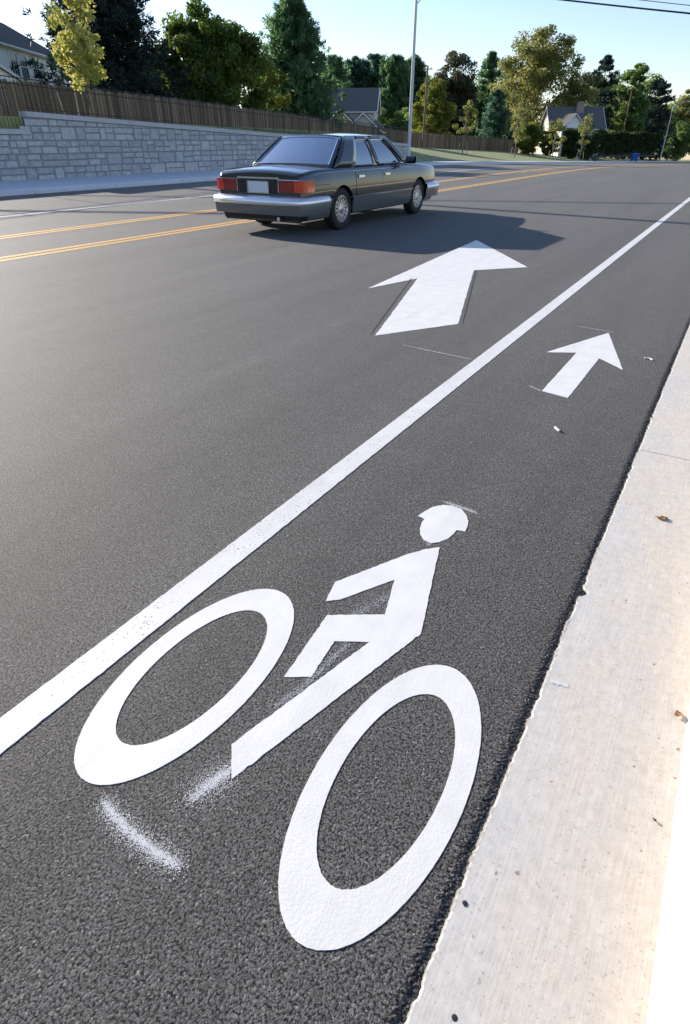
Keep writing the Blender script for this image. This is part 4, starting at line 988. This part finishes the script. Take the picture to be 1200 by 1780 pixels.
# roof
rows = []
for i, t in enumerate(np.linspace(0, 1, 16)):
    y = lerp(.42, -.98, t); xe = lerp(.635, .625, t); ze = lerp(1.355, 1.345, t); row = []
    for k in np.linspace(-1, 1, 17): row.append((xe*k, y + .06*(1 - k*k)*(1 if t < .02 else 0), ze + .004 + .052*(1 - abs(k)**2.6)*math.sin(math.pi*(.18 + .64*t))))
    rows.append(row)
b = MB(); b.quadgrid(rows, flip=True); ro = b.build('roof', M['car'], car, smooth=50, recalc=False); sm = ro.modifiers.new('thickness', 'SOLIDIFY'); sm.thickness = .03; sm.offset = -1
def screen(B0, T0, bow_b, bow_t, k0, k1, v0, v1, nx=14, nv=8, inset=0):
    rows = []
    for v in np.linspace(v0, v1, nv):
        row = []
        for k in np.linspace(k0, k1, nx):
            x = lerp(B0[0], T0[0], v)*k; y = lerp(B0[1], T0[1], v) + lerp(bow_b, bow_t, v)*(1 - k*k); z = lerp(B0[2], T0[2], v) + .022*(1-k*k)*(1-v) + lerp(0, .035, v)*(1 - abs(k)**2.6)
            row.append((x, y, z))
        rows.append(row)
    return rows
def screen_set(name, B0, T0, bb, bt_, flip):
    g = MB(); g.quadgrid(screen(B0, T0, bb, bt_, -.93, .93, .07, .93), flip=flip); go = g.build(name, M['rearglass'], car, smooth=60)
    f_ = MB()
    for k0, k1, v0, v1 in ((-1, -.93, 0, 1), (.93, 1, 0, 1), (-.93, .93, 0, .07), (-.93, .93, .93, 1.0)): f_.quadgrid(screen(B0, T0, bb, bt_, k0, k1, v0, v1), flip=flip)
    fo_ = f_.build('window_surround', M['car'], car, smooth=50); sm = fo_.modifiers.new('thickness', 'SOLIDIFY'); sm.thickness = .02; sm.offset = -1
    tr_ = MB()
    bot = screen(B0, T0, bb, bt_, -.93, .93, .07, .071, nv=1)[0]; top = screen(B0, T0, bb, bt_, -.93, .93, .93, .931, nv=1)[0]
    dz = -.006 if flip else .006
    tr_.tube([(x, y - dz, z + .005) for x, y, z in bot + top[::-1] + bot[:1]], .010, 5); tr_.build('window_trim', M['chrome'], go)
screen_set('rear_window', (.80, -1.60, .925), (.615, -.98, 1.348), -.10, -.03, False)
screen_set('windscreen', (.815, 1.10, .93), (.625, .42, 1.358), .16, .05, True)
# interior
for s in (1, -1):
    b = MB(); b.box((s*.40, -.02, .80), (.50, .16, .62)); b.box((s*.40, .25, .52), (.5, .5, .16)); se = b.build('front_seat', M['seat'], car, bevel=.04)
    b = MB(); b.box((s*.40, -.05, 1.19), (.26, .10, .17)); b.build('headrest', M['seat'], se, bevel=.03)
    b = MB(); b.box((s*.36, -1.10, 1.02), (.24, .09, .13)); b.build('headrest', M['seat'], car, bevel=.03)
b = MB(); b.box((0, -1.0, .78), (1.36, .16, .5)); b.box((0, -.7, .56), (1.36, .55, .16)); b.build('rear_seat', M['seat'], car, bevel=.05)
b = MB(); b.box((0, .88, .90), (1.4, .36, .16)); b.build('dashboard', M['seat'], car, bevel=.05)
b = MB(); b.tube([(.40 - .8 + .17*math.cos(a), .62 + .06*math.sin(a), 1.0 + .16*math.sin(a)) for a in np.linspace(0, 2*math.pi, 20)], .014, 6); b.build('steering_wheel', M['black'], car)
# wheels
for s in (1, -1):
    for yc in (YR, YF):
        cx_ = s*.775
        def lat(prof, n=40): q = MB(); q.lathe([(r_, s*h) for r_, h in prof], 'x', (cx_, yc, RW), n); return q
        w = thing('wheel', None, None); w.parent = car
        lat([(.19, -.10), (.28, -.105), (.312, -.085), (.318, -.05), (.318, .05), (.312, .085), (.285, .104), (.215, .10), (.20, .09)]).build('tyre', M['rubber'], w, smooth=40)
        rim = lat([(.200, .088), (.205, .098), (.196, .10), (.184, .082), (.178, .05), (.178, -.05)]).build('rim', M['alloy'], w, smooth=40)
        sp = MB()
        for k in range(15):
            a = 2*math.pi*k/15; m_ = Matrix.Translation((cx_ + s*.075, yc, RW)) @ Matrix.Rotation(a, 4, 'X')
            sp.box((0, 0, .135), (.022, .036, .10), m_)
        sp.lathe([(.0001, s*.095), (.05, s*.093), (.062, s*.085), (.095, s*.088), (.10, s*.07)], 'x', (cx_, yc, RW), 24)
        sp.build('hub', M['alloy'], w, smooth=40)
        bk = lat([(.0001, .045), (.178, .045)], 24); bk.build('brake_disc', M['black'], w)
